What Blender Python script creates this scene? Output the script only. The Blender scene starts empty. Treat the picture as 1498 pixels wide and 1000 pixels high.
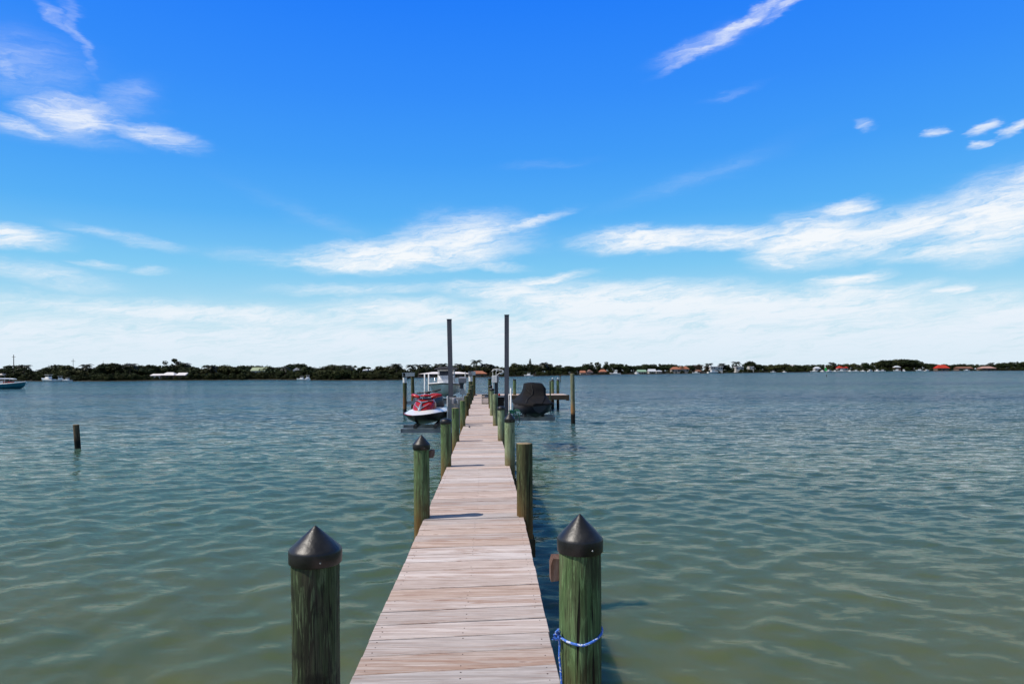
import bpy, math, random
import numpy as np
from mathutils import Vector, Matrix
R = math.radians
random.seed(7); rng = np.random.default_rng(7)
SC = bpy.context.scene
COL = SC.collection
CAMZ, DECKZ, F, CX, CY, ROLL = 3.05, 1.24, 1000.0, 712.0, 543.3, 0.0057

# ------------------------------------------------------------------ measuring helpers
def un(px, py):
    dx, dy = px - CX, py - CY
    return dx - ROLL * dy, dy + ROLL * dx
def P(px, py, d):
    dx, dy = un(px, py)
    return Vector((dx * d / F, d, CAMZ - dy * d / F))
def XZ(px, py, d):
    p = P(px, py, d); return p.x, p.z

# ------------------------------------------------------------------ mesh builder
class MB:
    def __init__(s): s.v = []; s.f = []; s.sm = []
    def add(s, vs, fs, smooth=False):
        o = len(s.v); s.v += [tuple(v) for v in vs]
        s.f += [tuple(i + o for i in f) for f in fs]; s.sm += [smooth] * len(fs); return s
    def box(s, x0, x1, y0, y1, z0, z1, rz=0, piv=None):
        vs = [(x, y, z) for z in (z0, z1) for y in (y0, y1) for x in (x0, x1)]
        if rz:
            px, py = piv or ((x0 + x1) / 2, (y0 + y1) / 2); c, n = math.cos(rz), math.sin(rz)
            vs = [(px + (x - px) * c - (y - py) * n, py + (x - px) * n + (y - py) * c, z) for x, y, z in vs]
        return s.add(vs, [(0, 2, 3, 1), (4, 5, 7, 6), (0, 1, 5, 4), (2, 6, 7, 3), (0, 4, 6, 2), (1, 3, 7, 5)])
    def bbox(s, x0, x1, y0, y1, z0, z1, b=.01):      # box with chamfered vertical edges and top rim
        def ring(x0, x1, y0, y1, z, b):
            return [(x0 + b, y0, z), (x1 - b, y0, z), (x1, y0 + b, z), (x1, y1 - b, z), (x1 - b, y1, z), (x0 + b, y1, z), (x0, y1 - b, z), (x0, y0 + b, z)]
        r = [ring(x0 + b, x1 - b, y0 + b, y1 - b, z0, b), ring(x0, x1, y0, y1, z0 + b, b), ring(x0, x1, y0, y1, z1 - b, b), ring(x0 + b, x1 - b, y0 + b, y1 - b, z1, b)]
        return s.loft(r, True, True)
    def loft(s, rings, closed=True, cap=True, smooth=False):
        n = len(rings[0]); vs = [p for r in rings for p in r]; fs = []
        for i in range(len(rings) - 1):
            for j in range(n if closed else n - 1):
                a, b = i * n + j, i * n + (j + 1) % n
                fs.append((a, b, b + n, a + n))
        s.add(vs, fs, smooth)
        if cap and closed:
            s.add(rings[0], [tuple(range(n))[::-1]]); s.add(rings[-1], [tuple(range(n))])
        return s
    def lathe(s, prof, n=24, c=(0, 0, 0), smooth=True, cap=True):
        rings = [[(c[0] + r * math.cos(2 * math.pi * k / n), c[1] + r * math.sin(2 * math.pi * k / n), c[2] + z) for k in range(n)] for r, z in prof]
        return s.loft(rings, True, cap, smooth)
    def tube(s, pts, r, n=8, smooth=True):
        pts = [Vector(p) for p in pts]; rings = []
        rr = r if isinstance(r, (list, tuple)) else [r] * len(pts)
        for i, p in enumerate(pts):
            t = (pts[min(i + 1, len(pts) - 1)] - pts[max(i - 1, 0)]).normalized()
            u = t.cross(Vector((0, 0, 1)) if abs(t.z) < .9 else Vector((1, 0, 0))).normalized(); w = t.cross(u)
            rings.append([p + rr[i] * (math.cos(2 * math.pi * k / n) * u + math.sin(2 * math.pi * k / n) * w) for k in range(n)])
        return s.loft(rings, True, True, smooth)
    def ell(s, c, rx, ry, rz, n=12, m=8, e=1.0):
        prof = []
        rings = []
        for i in range(m + 1):
            a = -math.pi / 2 + math.pi * i / m
            cr, zz = max(math.cos(a), .02), math.sin(a)
            cr = cr ** e; zz = math.copysign(abs(zz) ** e, zz)
            rings.append([(c[0] + rx * cr * math.cos(2 * math.pi * k / n), c[1] + ry * cr * math.sin(2 * math.pi * k / n), c[2] + rz * zz) for k in range(n)])
        return s.loft(rings, True, True, True)
    def build(s, name, mat, parent=None, loc=(0, 0, 0), rz=0):
        me = bpy.data.meshes.new(name); me.from_pydata(s.v, [], s.f); me.update()
        me.polygons.foreach_set('use_smooth', s.sm)
        if mat: me.materials.append(mat)
        o = bpy.data.objects.new(name, me); COL.objects.link(o); o.location = loc; o.rotation_euler = (0, 0, rz)
        if parent: o.parent = parent
        return o
def tag(o, label=None, cat=None, group=None, kind=None):
    if label: o['label'] = label
    if cat: o['category'] = cat
    if group: o['group'] = group
    if kind: o['kind'] = kind
    return o
def empty(name, loc, rz=0, label=None, cat=None, group=None):
    o = bpy.data.objects.new(name, None); COL.objects.link(o); o.location = loc; o.rotation_euler = (0, 0, rz)
    o.empty_display_size = .2
    return tag(o, label, cat, group)
def copy_tree(o, parent=None):
    c = o.copy(); COL.objects.link(c)
    if parent: c.parent = parent
    for ch in list(o.children): copy_tree(ch, c)
    return c

# ------------------------------------------------------------------ materials
class NT:
    def __init__(s, nt): s.nt = nt
    def n(s, t, **kw):
        nd = s.nt.nodes.new(t)
        for k, v in kw.items():
            if k in nd.inputs.keys() and not hasattr(nd, k): nd.inputs[k].default_value = v
            else: setattr(nd, k, v)
        return nd
    def l(s, a, b): s.nt.links.new(a, b)
    def m(s, op, a, b=None, c=None, clamp=False):
        nd = s.nt.nodes.new('ShaderNodeMath'); nd.operation = op; nd.use_clamp = clamp
        for i, x in enumerate((a, b, c)):
            if x is None: continue
            if isinstance(x, (int, float)): nd.inputs[i].default_value = x
            else: s.l(x, nd.inputs[i])
        return nd.outputs[0]
    def vm(s, op, a, b=None, sc=None):
        nd = s.nt.nodes.new('ShaderNodeVectorMath'); nd.operation = op
        for i, x in enumerate((a, b)):
            if x is None: continue
            if isinstance(x, (tuple, list)): nd.inputs[i].default_value = x
            else: s.l(x, nd.inputs[i])
        if sc is not None:
            if isinstance(sc, (int, float)): nd.inputs['Scale'].default_value = sc
            else: s.l(sc, nd.inputs['Scale'])
        return nd.outputs[1] if op in ('LENGTH', 'DOT_PRODUCT') else nd.outputs[0]
    def noise(s, vec, scale, detail=4, rough=.55, dist=0, sc=(1, 1, 1), out='Fac'):
        mp = s.n('ShaderNodeMapping'); mp.inputs['Scale'].default_value = sc; s.l(vec, mp.inputs['Vector'])
        nz = s.n('ShaderNodeTexNoise'); nz.inputs['Scale'].default_value = scale; nz.inputs['Detail'].default_value = detail
        nz.inputs['Roughness'].default_value = rough; nz.inputs['Distortion'].default_value = dist
        s.l(mp.outputs[0], nz.inputs['Vector']); return nz.outputs[out]
    def ss(s, x, lo, hi, a=0., b=1., smooth=True):
        nd = s.n('ShaderNodeMapRange'); nd.interpolation_type = 'SMOOTHSTEP' if smooth else 'LINEAR'
        for k, v in (('Value', x), ('From Min', lo), ('From Max', hi), ('To Min', a), ('To Max', b)):
            if isinstance(v, (int, float)): nd.inputs[k].default_value = v
            else: s.l(v, nd.inputs[k])
        return nd.outputs[0]
    def mix(s, fac, a, b, mode='MIX'):
        nd = s.n('ShaderNodeMix'); nd.data_type = 'RGBA'; nd.blend_type = mode
        for i, x in ((0, fac), (6, a), (7, b)):
            if isinstance(x, (int, float)): nd.inputs[i].default_value = x
            elif isinstance(x, (tuple, list)): nd.inputs[i].default_value = tuple(x) + (1,) * (4 - len(x))
            else: s.l(x, nd.inputs[i])
        return nd.outputs[2]
    def bump(s, h, strength=.3, dist=.01):
        b = s.n('ShaderNodeBump'); b.inputs['Strength'].default_value = strength; b.inputs['Distance'].default_value = dist
        s.l(h, b.inputs['Height']); return b.outputs[0]

def new_mat(name):
    m = bpy.data.materials.new(name); m.use_nodes = True; t = NT(m.node_tree)
    return m, t, m.node_tree.nodes['Principled BSDF']
def mat(name, a, b=None, rough=.5, metal=0., scale=6., sc=(1, 1, 1), bump=0., rand=0., coat=0., bscale=None):
    """two-tone procedural surface: colour a worn towards b by noise"""
    m, t, p = new_mat(name)
    co = t.n('ShaderNodeTexCoord').outputs['Object']
    if b is None: b = tuple(c * .8 for c in a)
    nz = t.noise(co, scale, 5, .6, 0, sc)
    col = t.mix(t.ss(nz, .35, .7), a, b)
    if rand:
        oi = t.n('ShaderNodeObjectInfo').outputs['Random']
        hs = t.n('ShaderNodeHueSaturation'); t.l(col, hs.inputs['Color']); t.l(t.ss(oi, 0, 1, 1 - rand, 1 + rand, False), hs.inputs['Value'])
        t.l(t.m('MULTIPLY_ADD', t.m('FRACT', t.m('MULTIPLY', oi, 7.3)), .03, .485), hs.inputs['Hue'])
        col = hs.outputs[0]
    t.l(col, p.inputs['Base Color'])
    t.l(t.ss(nz, .3, .75, rough * .85, min(1, rough * 1.2)), p.inputs['Roughness'])
    p.inputs['Specular IOR Level'].default_value = .12 if rough >= .7 else .5
    p.inputs['Metallic'].default_value = metal; p.inputs['Coat Weight'].default_value = coat
    if bump: t.l(t.bump(t.noise(co, bscale or scale * 4, 4, .6, 0, sc), bump, .01), p.inputs['Normal'])
    return m

def pile_mat(name, g1, g2, dark, darkamt=.5, stain=(.19, .085, .028), stain_lo=.85, stain_hi=1.75, wet=.42):
    m, t, p = new_mat(name)
    co = t.n('ShaderNodeTexCoord').outputs['Object']
    oi = t.n('ShaderNodeObjectInfo').outputs['Random']
    cb = t.n('ShaderNodeCombineXYZ'); t.l(t.m('MULTIPLY', oi, 17.), cb.inputs[0]); t.l(t.m('MULTIPLY', oi, 5.), cb.inputs[2])
    co2 = t.vm('ADD', co, cb.outputs[0])
    sep = t.n('ShaderNodeSeparateXYZ'); t.l(co, sep.inputs[0]); z = sep.outputs[2]
    big = t.noise(co2, 1., 4, .6, .6, (9, 9, 1.4))
    fine = t.noise(co2, 1., 6, .65, .8, (46, 46, 2.6))
    hair = t.noise(co2, 1., 3, .7, .2, (130, 130, 3.))
    blot = t.noise(co2, 5., 5, .6)
    col = t.mix(t.ss(big, .35, .65), g1, g2)
    swirl = t.noise(co2, 1., 5, .6, 2.4, (17, 17, 2.0)); wide = t.noise(co2, 1., 3, .5, .4, (5, 5, .8))
    col = t.mix(t.m('MULTIPLY', t.ss(wide, .50, .66), .75), col, dark)
    col = t.mix(t.m('MULTIPLY', t.m('MULTIPLY', t.ss(swirl, .53, .60), t.ss(swirl, .70, .61)), .6), col, tuple(min(1, c * 2.0 + .03) for c in g1))
    vo = t.n('ShaderNodeTexVoronoi'); mp = t.n('ShaderNodeMapping'); mp.inputs['Scale'].default_value = (9, 9, 2.6); t.l(co2, mp.inputs[0]); t.l(mp.outputs[0], vo.inputs['Vector']); vo.inputs['Scale'].default_value = 1.
    knot = t.ss(vo.outputs['Distance'], .16, .07)
    crack = t.m('MULTIPLY', t.ss(t.noise(co2, 1., 3, .5, .5, (26, 26, .9)), .655, .70), 1.)
    col = t.mix(t.m('MULTIPLY', t.ss(fine, .55, .72), .55), col, tuple(min(1, c * 1.55) for c in g1))
    col = t.mix(t.m('MULTIPLY', t.ss(fine, .5, .36), darkamt), col, dark)
    col = t.mix(t.m('MULTIPLY', t.ss(blot, .55, .72), darkamt * .8), col, dark)
    col = t.mix(t.m('MULTIPLY', t.ss(hair, .48, .36), .5), col, tuple(c * .5 for c in dark))
    col = t.mix(t.m('MULTIPLY', knot, .75), col, tuple(c * .6 for c in dark)); col = t.mix(crack, col, (.010, .009, .006))
    zz = t.m('ADD', z, t.m('MULTIPLY_ADD', big, .9, -.45))
    col = t.mix(t.m('MULTIPLY', t.ss(zz, stain_hi, stain_lo), .85), col, stain)
    zw = t.m('ADD', z, t.m('MULTIPLY_ADD', blot, .24, -.12))
    col = t.mix(t.ss(zw, wet + .1, wet - .05), col, (.012, .012, .010))
    t.l(col, p.inputs['Base Color']); p.inputs['Roughness'].default_value = .8; p.inputs['Specular IOR Level'].default_value = .2
    t.l(t.bump(t.m('SUBTRACT', t.m('ADD', t.m('MULTIPLY', fine, .8), t.m('MULTIPLY', hair, .5)), t.m('MULTIPLY', crack, 1.2)), .85, .016), p.inputs['Normal'])
    return m

def plank_mat():
    m, t, p = new_mat('weathered_planks')
    co = t.n('ShaderNodeTexCoord').outputs['Object']
    at = t.n('ShaderNodeAttribute'); at.attribute_name = 'plank'; r = at.outputs['Fac']
    cb = t.n('ShaderNodeCombineXYZ'); t.l(t.m('MULTIPLY', r, 41.), cb.inputs[0]); t.l(t.m('MULTIPLY', r, 13.), cb.inputs[1])
    c2 = t.vm('ADD', co, cb.outputs[0])
    g1 = t.noise(c2, 1., 6, .62, 1.2, (1.3, 24, 4))
    g2 = t.noise(c2, 1., 5, .7, .6, (2.4, 80, 9))
    g3 = t.noise(c2, 1., 4, .6, 2.2, (.8, 10, 3))
    hair = t.noise(c2, 1., 3, .75, .2, (5, 210, 20))
    base = t.mix(t.ss(g1, .36, .64), (.60, .50, .44), (.42, .33, .28))
    hs = t.n('ShaderNodeHueSaturation'); t.l(base, hs.inputs['Color']); t.l(t.ss(t.m('FRACT', t.m('MULTIPLY', r, 9.7)), 0, 1, .80, 1.16, False), hs.inputs['Value'])
    t.l(t.ss(t.m('FRACT', t.m('MULTIPLY', r, 5.3)), 0, 1, .55, 1.3, False), hs.inputs['Saturation'])
    col = hs.outputs[0]
    warm = t.m('MULTIPLY', t.ss(g3, .46, .62), t.ss(t.m('FRACT', t.m('MULTIPLY', r, 3.1)), .1, .8, .2, .75))
    col = t.mix(warm, col, (.34, .205, .14))
    col = t.mix(t.m('MULTIPLY', t.ss(g2, .53, .66), t.m('MULTIPLY', t.ss(g3, .44, .60), .95)), col, (.17, .075, .05))
    col = t.mix(t.m('MULTIPLY', t.ss(g2, .43, .34), .45), col, (.72, .63, .57))
    col = t.mix(t.m('MULTIPLY', t.ss(hair, .44, .33), .55), col, (.24, .165, .135))
    vo = t.n('ShaderNodeTexVoronoi'); mp = t.n('ShaderNodeMapping'); mp.inputs['Scale'].default_value = (1.5, 4.2, 1); t.l(c2, mp.inputs[0]); t.l(mp.outputs[0], vo.inputs['Vector']); vo.inputs['Scale'].default_value = 1.3
    col = t.mix(t.m('MULTIPLY', t.ss(vo.outputs['Distance'], .085, .03), .8), col, (.20, .10, .06))
    t.l(col, p.inputs['Base Color']); p.inputs['Roughness'].default_value = .85
    p.inputs['Specular IOR Level'].default_value = .25
    t.l(t.bump(t.m('ADD', g2, t.m('MULTIPLY', hair, .5)), .35, .006), p.inputs['Normal'])
    return m

M = {}
M['plank'] = plank_mat()
M['frame_wood'] = mat('dock_frame_wood', (.085, .066, .045), (.05, .04, .028), .85, scale=3, sc=(1, 1, 6), bump=.3)
M['screw'] = mat('rusty_screw', (.05, .03, .025), (.10, .05, .03), .6, .5, 40)
M['pile'] = pile_mat('green_treated_pile', (.092, .165, .062), (.16, .20, .10), (.030, .032, .016), .7)
M['pile_pale'] = pile_mat('pale_treated_pile', (.21, .28, .15), (.27, .31, .19), (.08, .08, .045), .45)
M['pile_dark'] = pile_mat('old_dark_pile', (.058, .088, .038), (.082, .078, .052), (.016, .015, .011), .95, (.06, .045, .03), .3, .9)
M['pile_brown'] = pile_mat('brown_green_pile', (.062, .085, .030), (.10, .092, .045), (.024, .022, .012), .7)
M['pile_stub'] = pile_mat('rotten_stub_pile', (.11, .075, .04), (.16, .12, .07), (.02, .016, .012), .9, (.03, .02, .012), .2, .6, .3)
M['pile_tan'] = pile_mat('tan_mooring_pile', (.17, .19, .11), (.24, .22, .14), (.06, .05, .03), .6, (.34, .17, .06), .75, 1.5, .55)
M['endgrain'] = mat('pile_end_grain', (.34, .27, .17), (.14, .10, .06), .9, scale=30, bump=.3)
M['cap'] = mat('black_plastic_cap', (.007, .007, .008), (.016, .016, .016), .42, scale=9, bump=.18, bscale=45)
M['rope'] = None
M['alu'] = mat('dull_aluminium', (.30, .31, .33), (.20, .21, .23), .45, .75, 3, (1, 1, .3))
M['post_grey'] = mat('grey_anodised_post', (.105, .105, .125), (.075, .075, .09), .5, .3, 2, (4, 4, .5))
M['panel_grey'] = mat('grey_panel', (.40, .38, .37), (.26, .25, .25), .6, .2, 4, (3, 3, .6))
M['white'] = mat('white_gelcoat', (.80, .79, .77), (.70, .69, .67), .25, scale=3, coat=.3)
M['pvc'] = mat('white_pvc', (.78, .77, .75), (.60, .58, .54), .45, scale=5)
M['black'] = mat('black_rubber', (.012, .012, .013), (.022, .021, .02), .6, scale=12)
M['blackgel'] = mat('black_gelcoat', (.008, .009, .012), (.014, .014, .017), .38, scale=3, coat=.15)
M['red'] = mat('red_gelcoat', (.44, .008, .010), (.30, .005, .007), .3, scale=3, coat=.15)
M['silver'] = mat('silver_trim', (.62, .62, .64), (.45, .45, .47), .25, .7, 5)
M['cover'] = mat('black_canvas_cover', (.008, .008, .009), (.014, .013, .013), .8, scale=5, bump=.4, bscale=9)
M['seam'] = mat('cover_seam', (.05, .048, .046), (.03, .03, .03), .8, scale=10)
M['navy'] = mat('navy_gelcoat', (.010, .017, .030), (.006, .010, .018), .45, scale=3)
M['seafoam'] = mat('pale_seafoam_gelcoat', (.76, .79, .70), (.66, .69, .61), .3, scale=2, coat=.3)
M['greycowl'] = mat('grey_cowling', (.20, .20, .225), (.15, .15, .17), .4, scale=5)
M['glass'] = mat('dark_tinted_glass', (.03, .04, .07), (.02, .03, .05), .08, scale=3)
M['darkcanvas'] = mat('dark_grey_canvas', (.05, .048, .05), (.08, .075, .075), .8, scale=8)
M['hose'] = mat('green_hose', (.015, .16, .085), (.03, .22, .12), .4, scale=30)
M['wire'] = mat('coated_wire', (.03, .045, .035), (.05, .05, .045), .6, scale=20)
M['teal'] = mat('teal_gelcoat', (.02, .17, .23), (.016, .14, .19), .2, scale=2, coat=.4)
M['redcush'] = mat('red_cushion', (.40, .03, .03), (.28, .02, .02), .7, scale=6)
M['blockwood'] = mat('reddish_weathered_block', (.12, .065, .045), (.20, .14, .12), .85, scale=6, sc=(6, 1, 1), bump=.4)
M['concrete'] = mat('seawall_concrete', (.20, .18, .15), (.10, .09, .08), .9, scale=.5)
M['trunk'] = mat('tree_bark', (.09, .07, .05), (.05, .04, .03), .9, scale=3, rand=.2)
M['leaf'] = mat('dense_foliage', (.029, .041, .014), (.014, .021, .008), .75, scale=1.2, rand=.35)
M['leaf2'] = mat('olive_foliage', (.052, .058, .020), (.024, .030, .011), .75, scale=1.2, rand=.3)
M['mangrove'] = mat('mangrove_foliage', (.034, .042, .012), (.018, .024, .008), .75, scale=.8, rand=.3)
M['palm'] = mat('palm_frond', (.020, .025, .012), (.012, .016, .008), .6, scale=2, rand=.3)
M['brownleaf'] = mat('dry_brown_foliage', (.085, .055, .035), (.05, .038, .025), .8, scale=1.2, rand=.25)
for k, a in dict(rw=(.78, .74, .72), rg=(.36, .42, .27), rgreen=(.24, .38, .27), rorange=(.36, .15, .09), rred=(.50, .05, .03), rgrey=(.55, .58, .62), rbrown=(.22, .11, .07), rpink=(.45, .28, .23)).items():
    M[k] = mat('roof_' + {'rw': 'white', 'rg': 'pale_green', 'rgreen': 'green', 'rorange': 'orange_tile', 'rred': 'red_metal', 'rgrey': 'light_grey', 'rbrown': 'brown_tile', 'rpink': 'pinkish_tile'}[k], a, tuple(c * .75 for c in a), .7, scale=.6, sc=(1, 4, 1))
M['wall'] = mat('cream_stucco', (.42, .37, .31), (.32, .28, .24), .9, scale=.8)
M['wallw'] = mat('white_stucco', (.62, .59, .54), (.50, .48, .44), .9, scale=.8)
M['wallbrown'] = mat('brown_stucco', (.20, .14, .11), (.14, .10, .08), .9, scale=.8)
M['wallpink'] = mat('pink_stucco', (.50, .36, .32), (.42, .30, .27), .9, scale=.8)
M['winglass'] = mat('house_window', (.03, .035, .04), (.05, .055, .06), .15, scale=1)
M['greensail'] = mat('green_sailcloth', (.04, .40, .10), (.03, .30, .08), .7, scale=3)

# blue rope with pale flecks
m, t, p = new_mat('blue_braided_rope')
co = t.n('ShaderNodeTexCoord').outputs['Object']
fl = t.noise(co, 75., 2, .5)
t.l(t.mix(t.ss(fl, .56, .62), (.05, .17, .62), (.60, .66, .78)), p.inputs['Base Color']); p.inputs['Roughness'].default_value = .6
t.l(t.bump(t.noise(co, 160., 2), .6, .004), p.inputs['Normal']); M['rope'] = m

# ------------------------------------------------------------------ camera
cam = bpy.data.cameras.new('camera'); co_ = bpy.data.objects.new('camera', cam); COL.objects.link(co_); SC.camera = co_
cam.sensor_width = 36; cam.sensor_fit = 'HORIZONTAL'; cam.lens = 36 * F / 1498
cam.shift_x = (749 - CX) / 1498; cam.shift_y = (CY - 500) / 1498
cam.clip_start = .05; cam.clip_end = 60000
co_.matrix_world = Matrix.Translation((0, 0, CAMZ)) @ Matrix.Rotation(R(90), 4, 'X') @ Matrix.Rotation(-ROLL, 4, 'Z')

# ------------------------------------------------------------------ sun
sdir = Vector((.73, .185, -1.02)).normalized()          # way the light travels
sun = bpy.data.lights.new('sun', 'SUN'); so = bpy.data.objects.new('sun', sun); COL.objects.link(so)
sun.energy = 4.4; sun.angle = R(.53); sun.color = (1, .93, .84)
so.rotation_euler = sdir.to_track_quat('-Z', 'Y').to_euler(); so.location = (-20, -5, 30)
SUN_EL = math.asin(-sdir.z); SUN_AZ = math.atan2(-sdir.x, -sdir.y)   # azimuth clockwise from +Y

# ------------------------------------------------------------------ sky
#@@SKY@@
W = bpy.data.worlds.new('World'); SC.world = W; W.use_nodes = True; W.cycles.sampling_method = 'MANUAL'; W.cycles.sample_map_resolution = 256
t = NT(W.node_tree); bg = W.node_tree.nodes['Background']; bg.inputs['Strength'].default_value = .1
sky = t.n('ShaderNodeTexSky'); sky.sky_type = 'NISHITA'; sky.sun_disc = False
sky.sun_elevation = SUN_EL; sky.sun_rotation = SUN_AZ; sky.air_density = 1.; sky.dust_density = .6; sky.ozone_density = 1.5
gen = t.n('ShaderNodeTexCoord').outputs['Generated']
sp = t.n('ShaderNodeSeparateXYZ'); t.l(gen, sp.inputs[0])
el = t.m('MULTIPLY', t.m('ARCSINE', t.m('MAXIMUM', sp.outputs[2], -.2)), 180 / math.pi)
az = t.m('MULTIPLY', t.m('ARCTAN2', sp.outputs[0], sp.outputs[1]), 180 / math.pi)
# deeper, more saturated blue than the plain model; darkened overhead to cut skylight
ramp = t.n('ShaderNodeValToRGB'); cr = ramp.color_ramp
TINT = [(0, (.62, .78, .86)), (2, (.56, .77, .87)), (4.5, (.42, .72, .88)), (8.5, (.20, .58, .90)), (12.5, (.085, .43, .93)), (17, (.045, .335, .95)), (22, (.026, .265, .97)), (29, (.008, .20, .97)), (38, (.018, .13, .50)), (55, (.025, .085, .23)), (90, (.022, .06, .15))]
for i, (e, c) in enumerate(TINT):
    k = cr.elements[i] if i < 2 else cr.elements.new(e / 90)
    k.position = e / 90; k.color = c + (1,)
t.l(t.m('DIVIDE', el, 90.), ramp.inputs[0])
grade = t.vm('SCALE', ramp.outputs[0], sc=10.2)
blue = t.mix(t.ss(sp.outputs[1], .1, .66, .35, .93), sky.outputs[0], grade)  # behind the camera whiter plain sky takes over, making skylight less blue
cb = t.n('ShaderNodeCombineXYZ'); t.l(az, cb.inputs[0]); t.l(el, cb.inputs[1]); uv = cb.outputs[0]
wp = t.noise(uv, .11, 4, .6, 0, (.6, 1.6, 1), 'Color')
wp2 = t.noise(uv, .6, 4, .65, 0, (.5, 1.6, 1), 'Color')
uvw = t.vm('ADD', uv, t.vm('MULTIPLY', t.vm('SUBTRACT', wp, (.5, .5, .5)), (3.6, 1.5, 0)))
uvw = t.vm('ADD', uvw, t.vm('MULTIPLY', t.vm('SUBTRACT', wp2, (.5, .5, .5)), (2.8, 1.15, 0)))
def azel(px, py):
    dx, dy = un(px, py)
    return math.degrees(math.atan(dx / F)), math.degrees(math.atan(-dy / math.hypot(F, dx)))
BLOBS = [  # px, py, half-length, half-height, rise to the right (deg), strength
    (590, 374, 185, 26, 4, 1.2), (665, 352, 120, 36, 9, 1.0), (770, 326, 85, 12, 15, .76), (545, 384, 150, 18, 2, 1.0), (620, 340, 70, 30, 20, .6),
    (945, 350, 125, 20, 1, 1.2), (1060, 348, 130, 20, 0, 1.0), (1185, 350, 110, 42, 8, 1.15), (1130, 380, 50, 12, -25, .85), (1300, 338, 190, 36, 9, 1.0), (1455, 320, 120, 66, 12, 1.15), (1400, 366, 150, 18, 0, .85), (1490, 282, 80, 40, 20, 1.05),
    (1242, 302, 65, 15, 2, 1.), (1085, 36, 160, 11, 22, .86), (1030, 64, 85, 16, 14, .74), (1160, 2, 70, 10, 20, .8),
    (105, 164, 95, 26, 4, 1.1), (20, 178, 100, 12, -6, .78), (235, 196, 80, 18, -6, .76), (190, 145, 75, 34, 25, .44), (118, 55, 16, 75, 24, .46), (85, 25, 55, 12, -28, .5), (30, 95, 160, 70, 0, .42), (70, 190, 170, 18, 0, .5), (5, 95, 30, 30, 0, .6),
    (1265, 187, 26, 10, -12, .72), (1373, 190, 22, 8, 0, .78), (1437, 188, 30, 11, 8, .9), (1482, 190, 40, 9, 20, 1.0), (1425, 214, 32, 6, 5, .85),
    (15, 345, 110, 22, -3, .95), (190, 350, 140, 14, -9, .62), (60, 405, 160, 22, -6, .72), (150, 390, 60, 9, 0, .7), (222, 398, 50, 10, 0, .6), (520, 425, 190, 14, 2, .72), (470, 322, 170, 18, -22, .26), (420, 385, 160, 18, -4, .5),
    (1240, 408, 85, 14, 8, 1.0), (1393, 425, 44, 12, 0, .9), (1230, 434, 150, 20, 3, 1.1), (760, 430, 140, 20, -3, 1.05), (800, 410, 90, 12, 10, .75), (1460, 458, 150, 36, 0, 1.0), (930, 446, 280, 36, -2, 1.3), (1130, 458, 280, 36, 2, 1.3), (860, 484, 420, 40, 0, 1.1), (720, 388, 80, 10, -5, .7), (330, 462, 420, 20, -2, .95), (590, 462, 160, 26, 0, 1.1),
    (1020, 258, 190, 18, 14, .30), (800, 238, 100, 10, 2, .28), (1070, 135, 70, 8, 8, .34),
]
field = None
for (px, py, rx, ry, rot, st) in BLOBS:
    if st < .75: st *= .72
    if ry < 16: rx, ry = rx * .85, ry * .85
    a, e = azel(px, py); k = math.cos(math.radians(a)); s1 = 57.3 / 1000
    d0 = t.vm('SUBTRACT', uvw, (a, e, 0))
    vr = t.n('ShaderNodeVectorRotate'); vr.rotation_type = 'Z_AXIS'; t.l(d0, vr.inputs['Vector']); vr.inputs['Angle'].default_value = -R(rot)
    q = t.vm('LENGTH', t.vm('MULTIPLY', vr.outputs[0], (1 / (rx * s1 * k * k), 1 / (ry * s1 * k), 0)))
    v = t.ss(q, 1.45, .0, 0, st)
    field = v if field is None else t.m('MAXIMUM', field, v)
# low bank of cloud along the horizon
bank = t.ss(el, t.m('MULTIPLY_ADD', t.noise(uv, .09, 4, .6, 0, (.5, .4, 1)), 6.0, 3.7), 1.4, 0, 1.15)
field = t.m('MAXIMUM', field, bank)
rot = t.n('ShaderNodeVectorRotate'); rot.rotation_type = 'Z_AXIS'; t.l(uvw, rot.inputs['Vector']); rot.inputs['Angle'].default_value = -R(7)
fib = t.noise(rot.outputs[0], .42, 8, .62, .6, (.40, 2.0, 1))
fib2 = t.noise(rot.outputs[0], 1.5, 7, .66, .9, (.28, 2.6, 1))
nn = t.m('MULTIPLY_ADD', fib2, .45, t.m('MULTIPLY', fib, .55))
dens = t.ss(t.m('MULTIPLY', field, t.ss(nn, .26, .72, .05, 1.75, False)), .10, 1.25, smooth=False)
dens = t.ss(dens, -.15, 1., -.0, 1.)
dens = t.m('MULTIPLY', dens, t.ss(field, .0, .3))
dens = t.m('MULTIPLY', t.m('MULTIPLY', dens, t.ss(el, 0, 3, .72, .97)), t.ss(el, 10, 18, 1., .84))
added_cirrus = t.noise(uv, .10, 6, .6, .8, (.35, 1.3, 1))
dens = t.m('MAXIMUM', dens, t.m('MULTIPLY', t.ss(el, 31, 46), t.ss(added_cirrus, .35, .75, .0, .22)))  # thin unseen cirrus above the view, added to make reflections and skylight greyer
cloudc = t.mix(t.ss(el, .5, 9), (7.6, 8.6, 9.6), (9.3, 9.6, 9.9))
t.l(t.mix(dens, blue, cloudc), bg.inputs['Color'])

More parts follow.
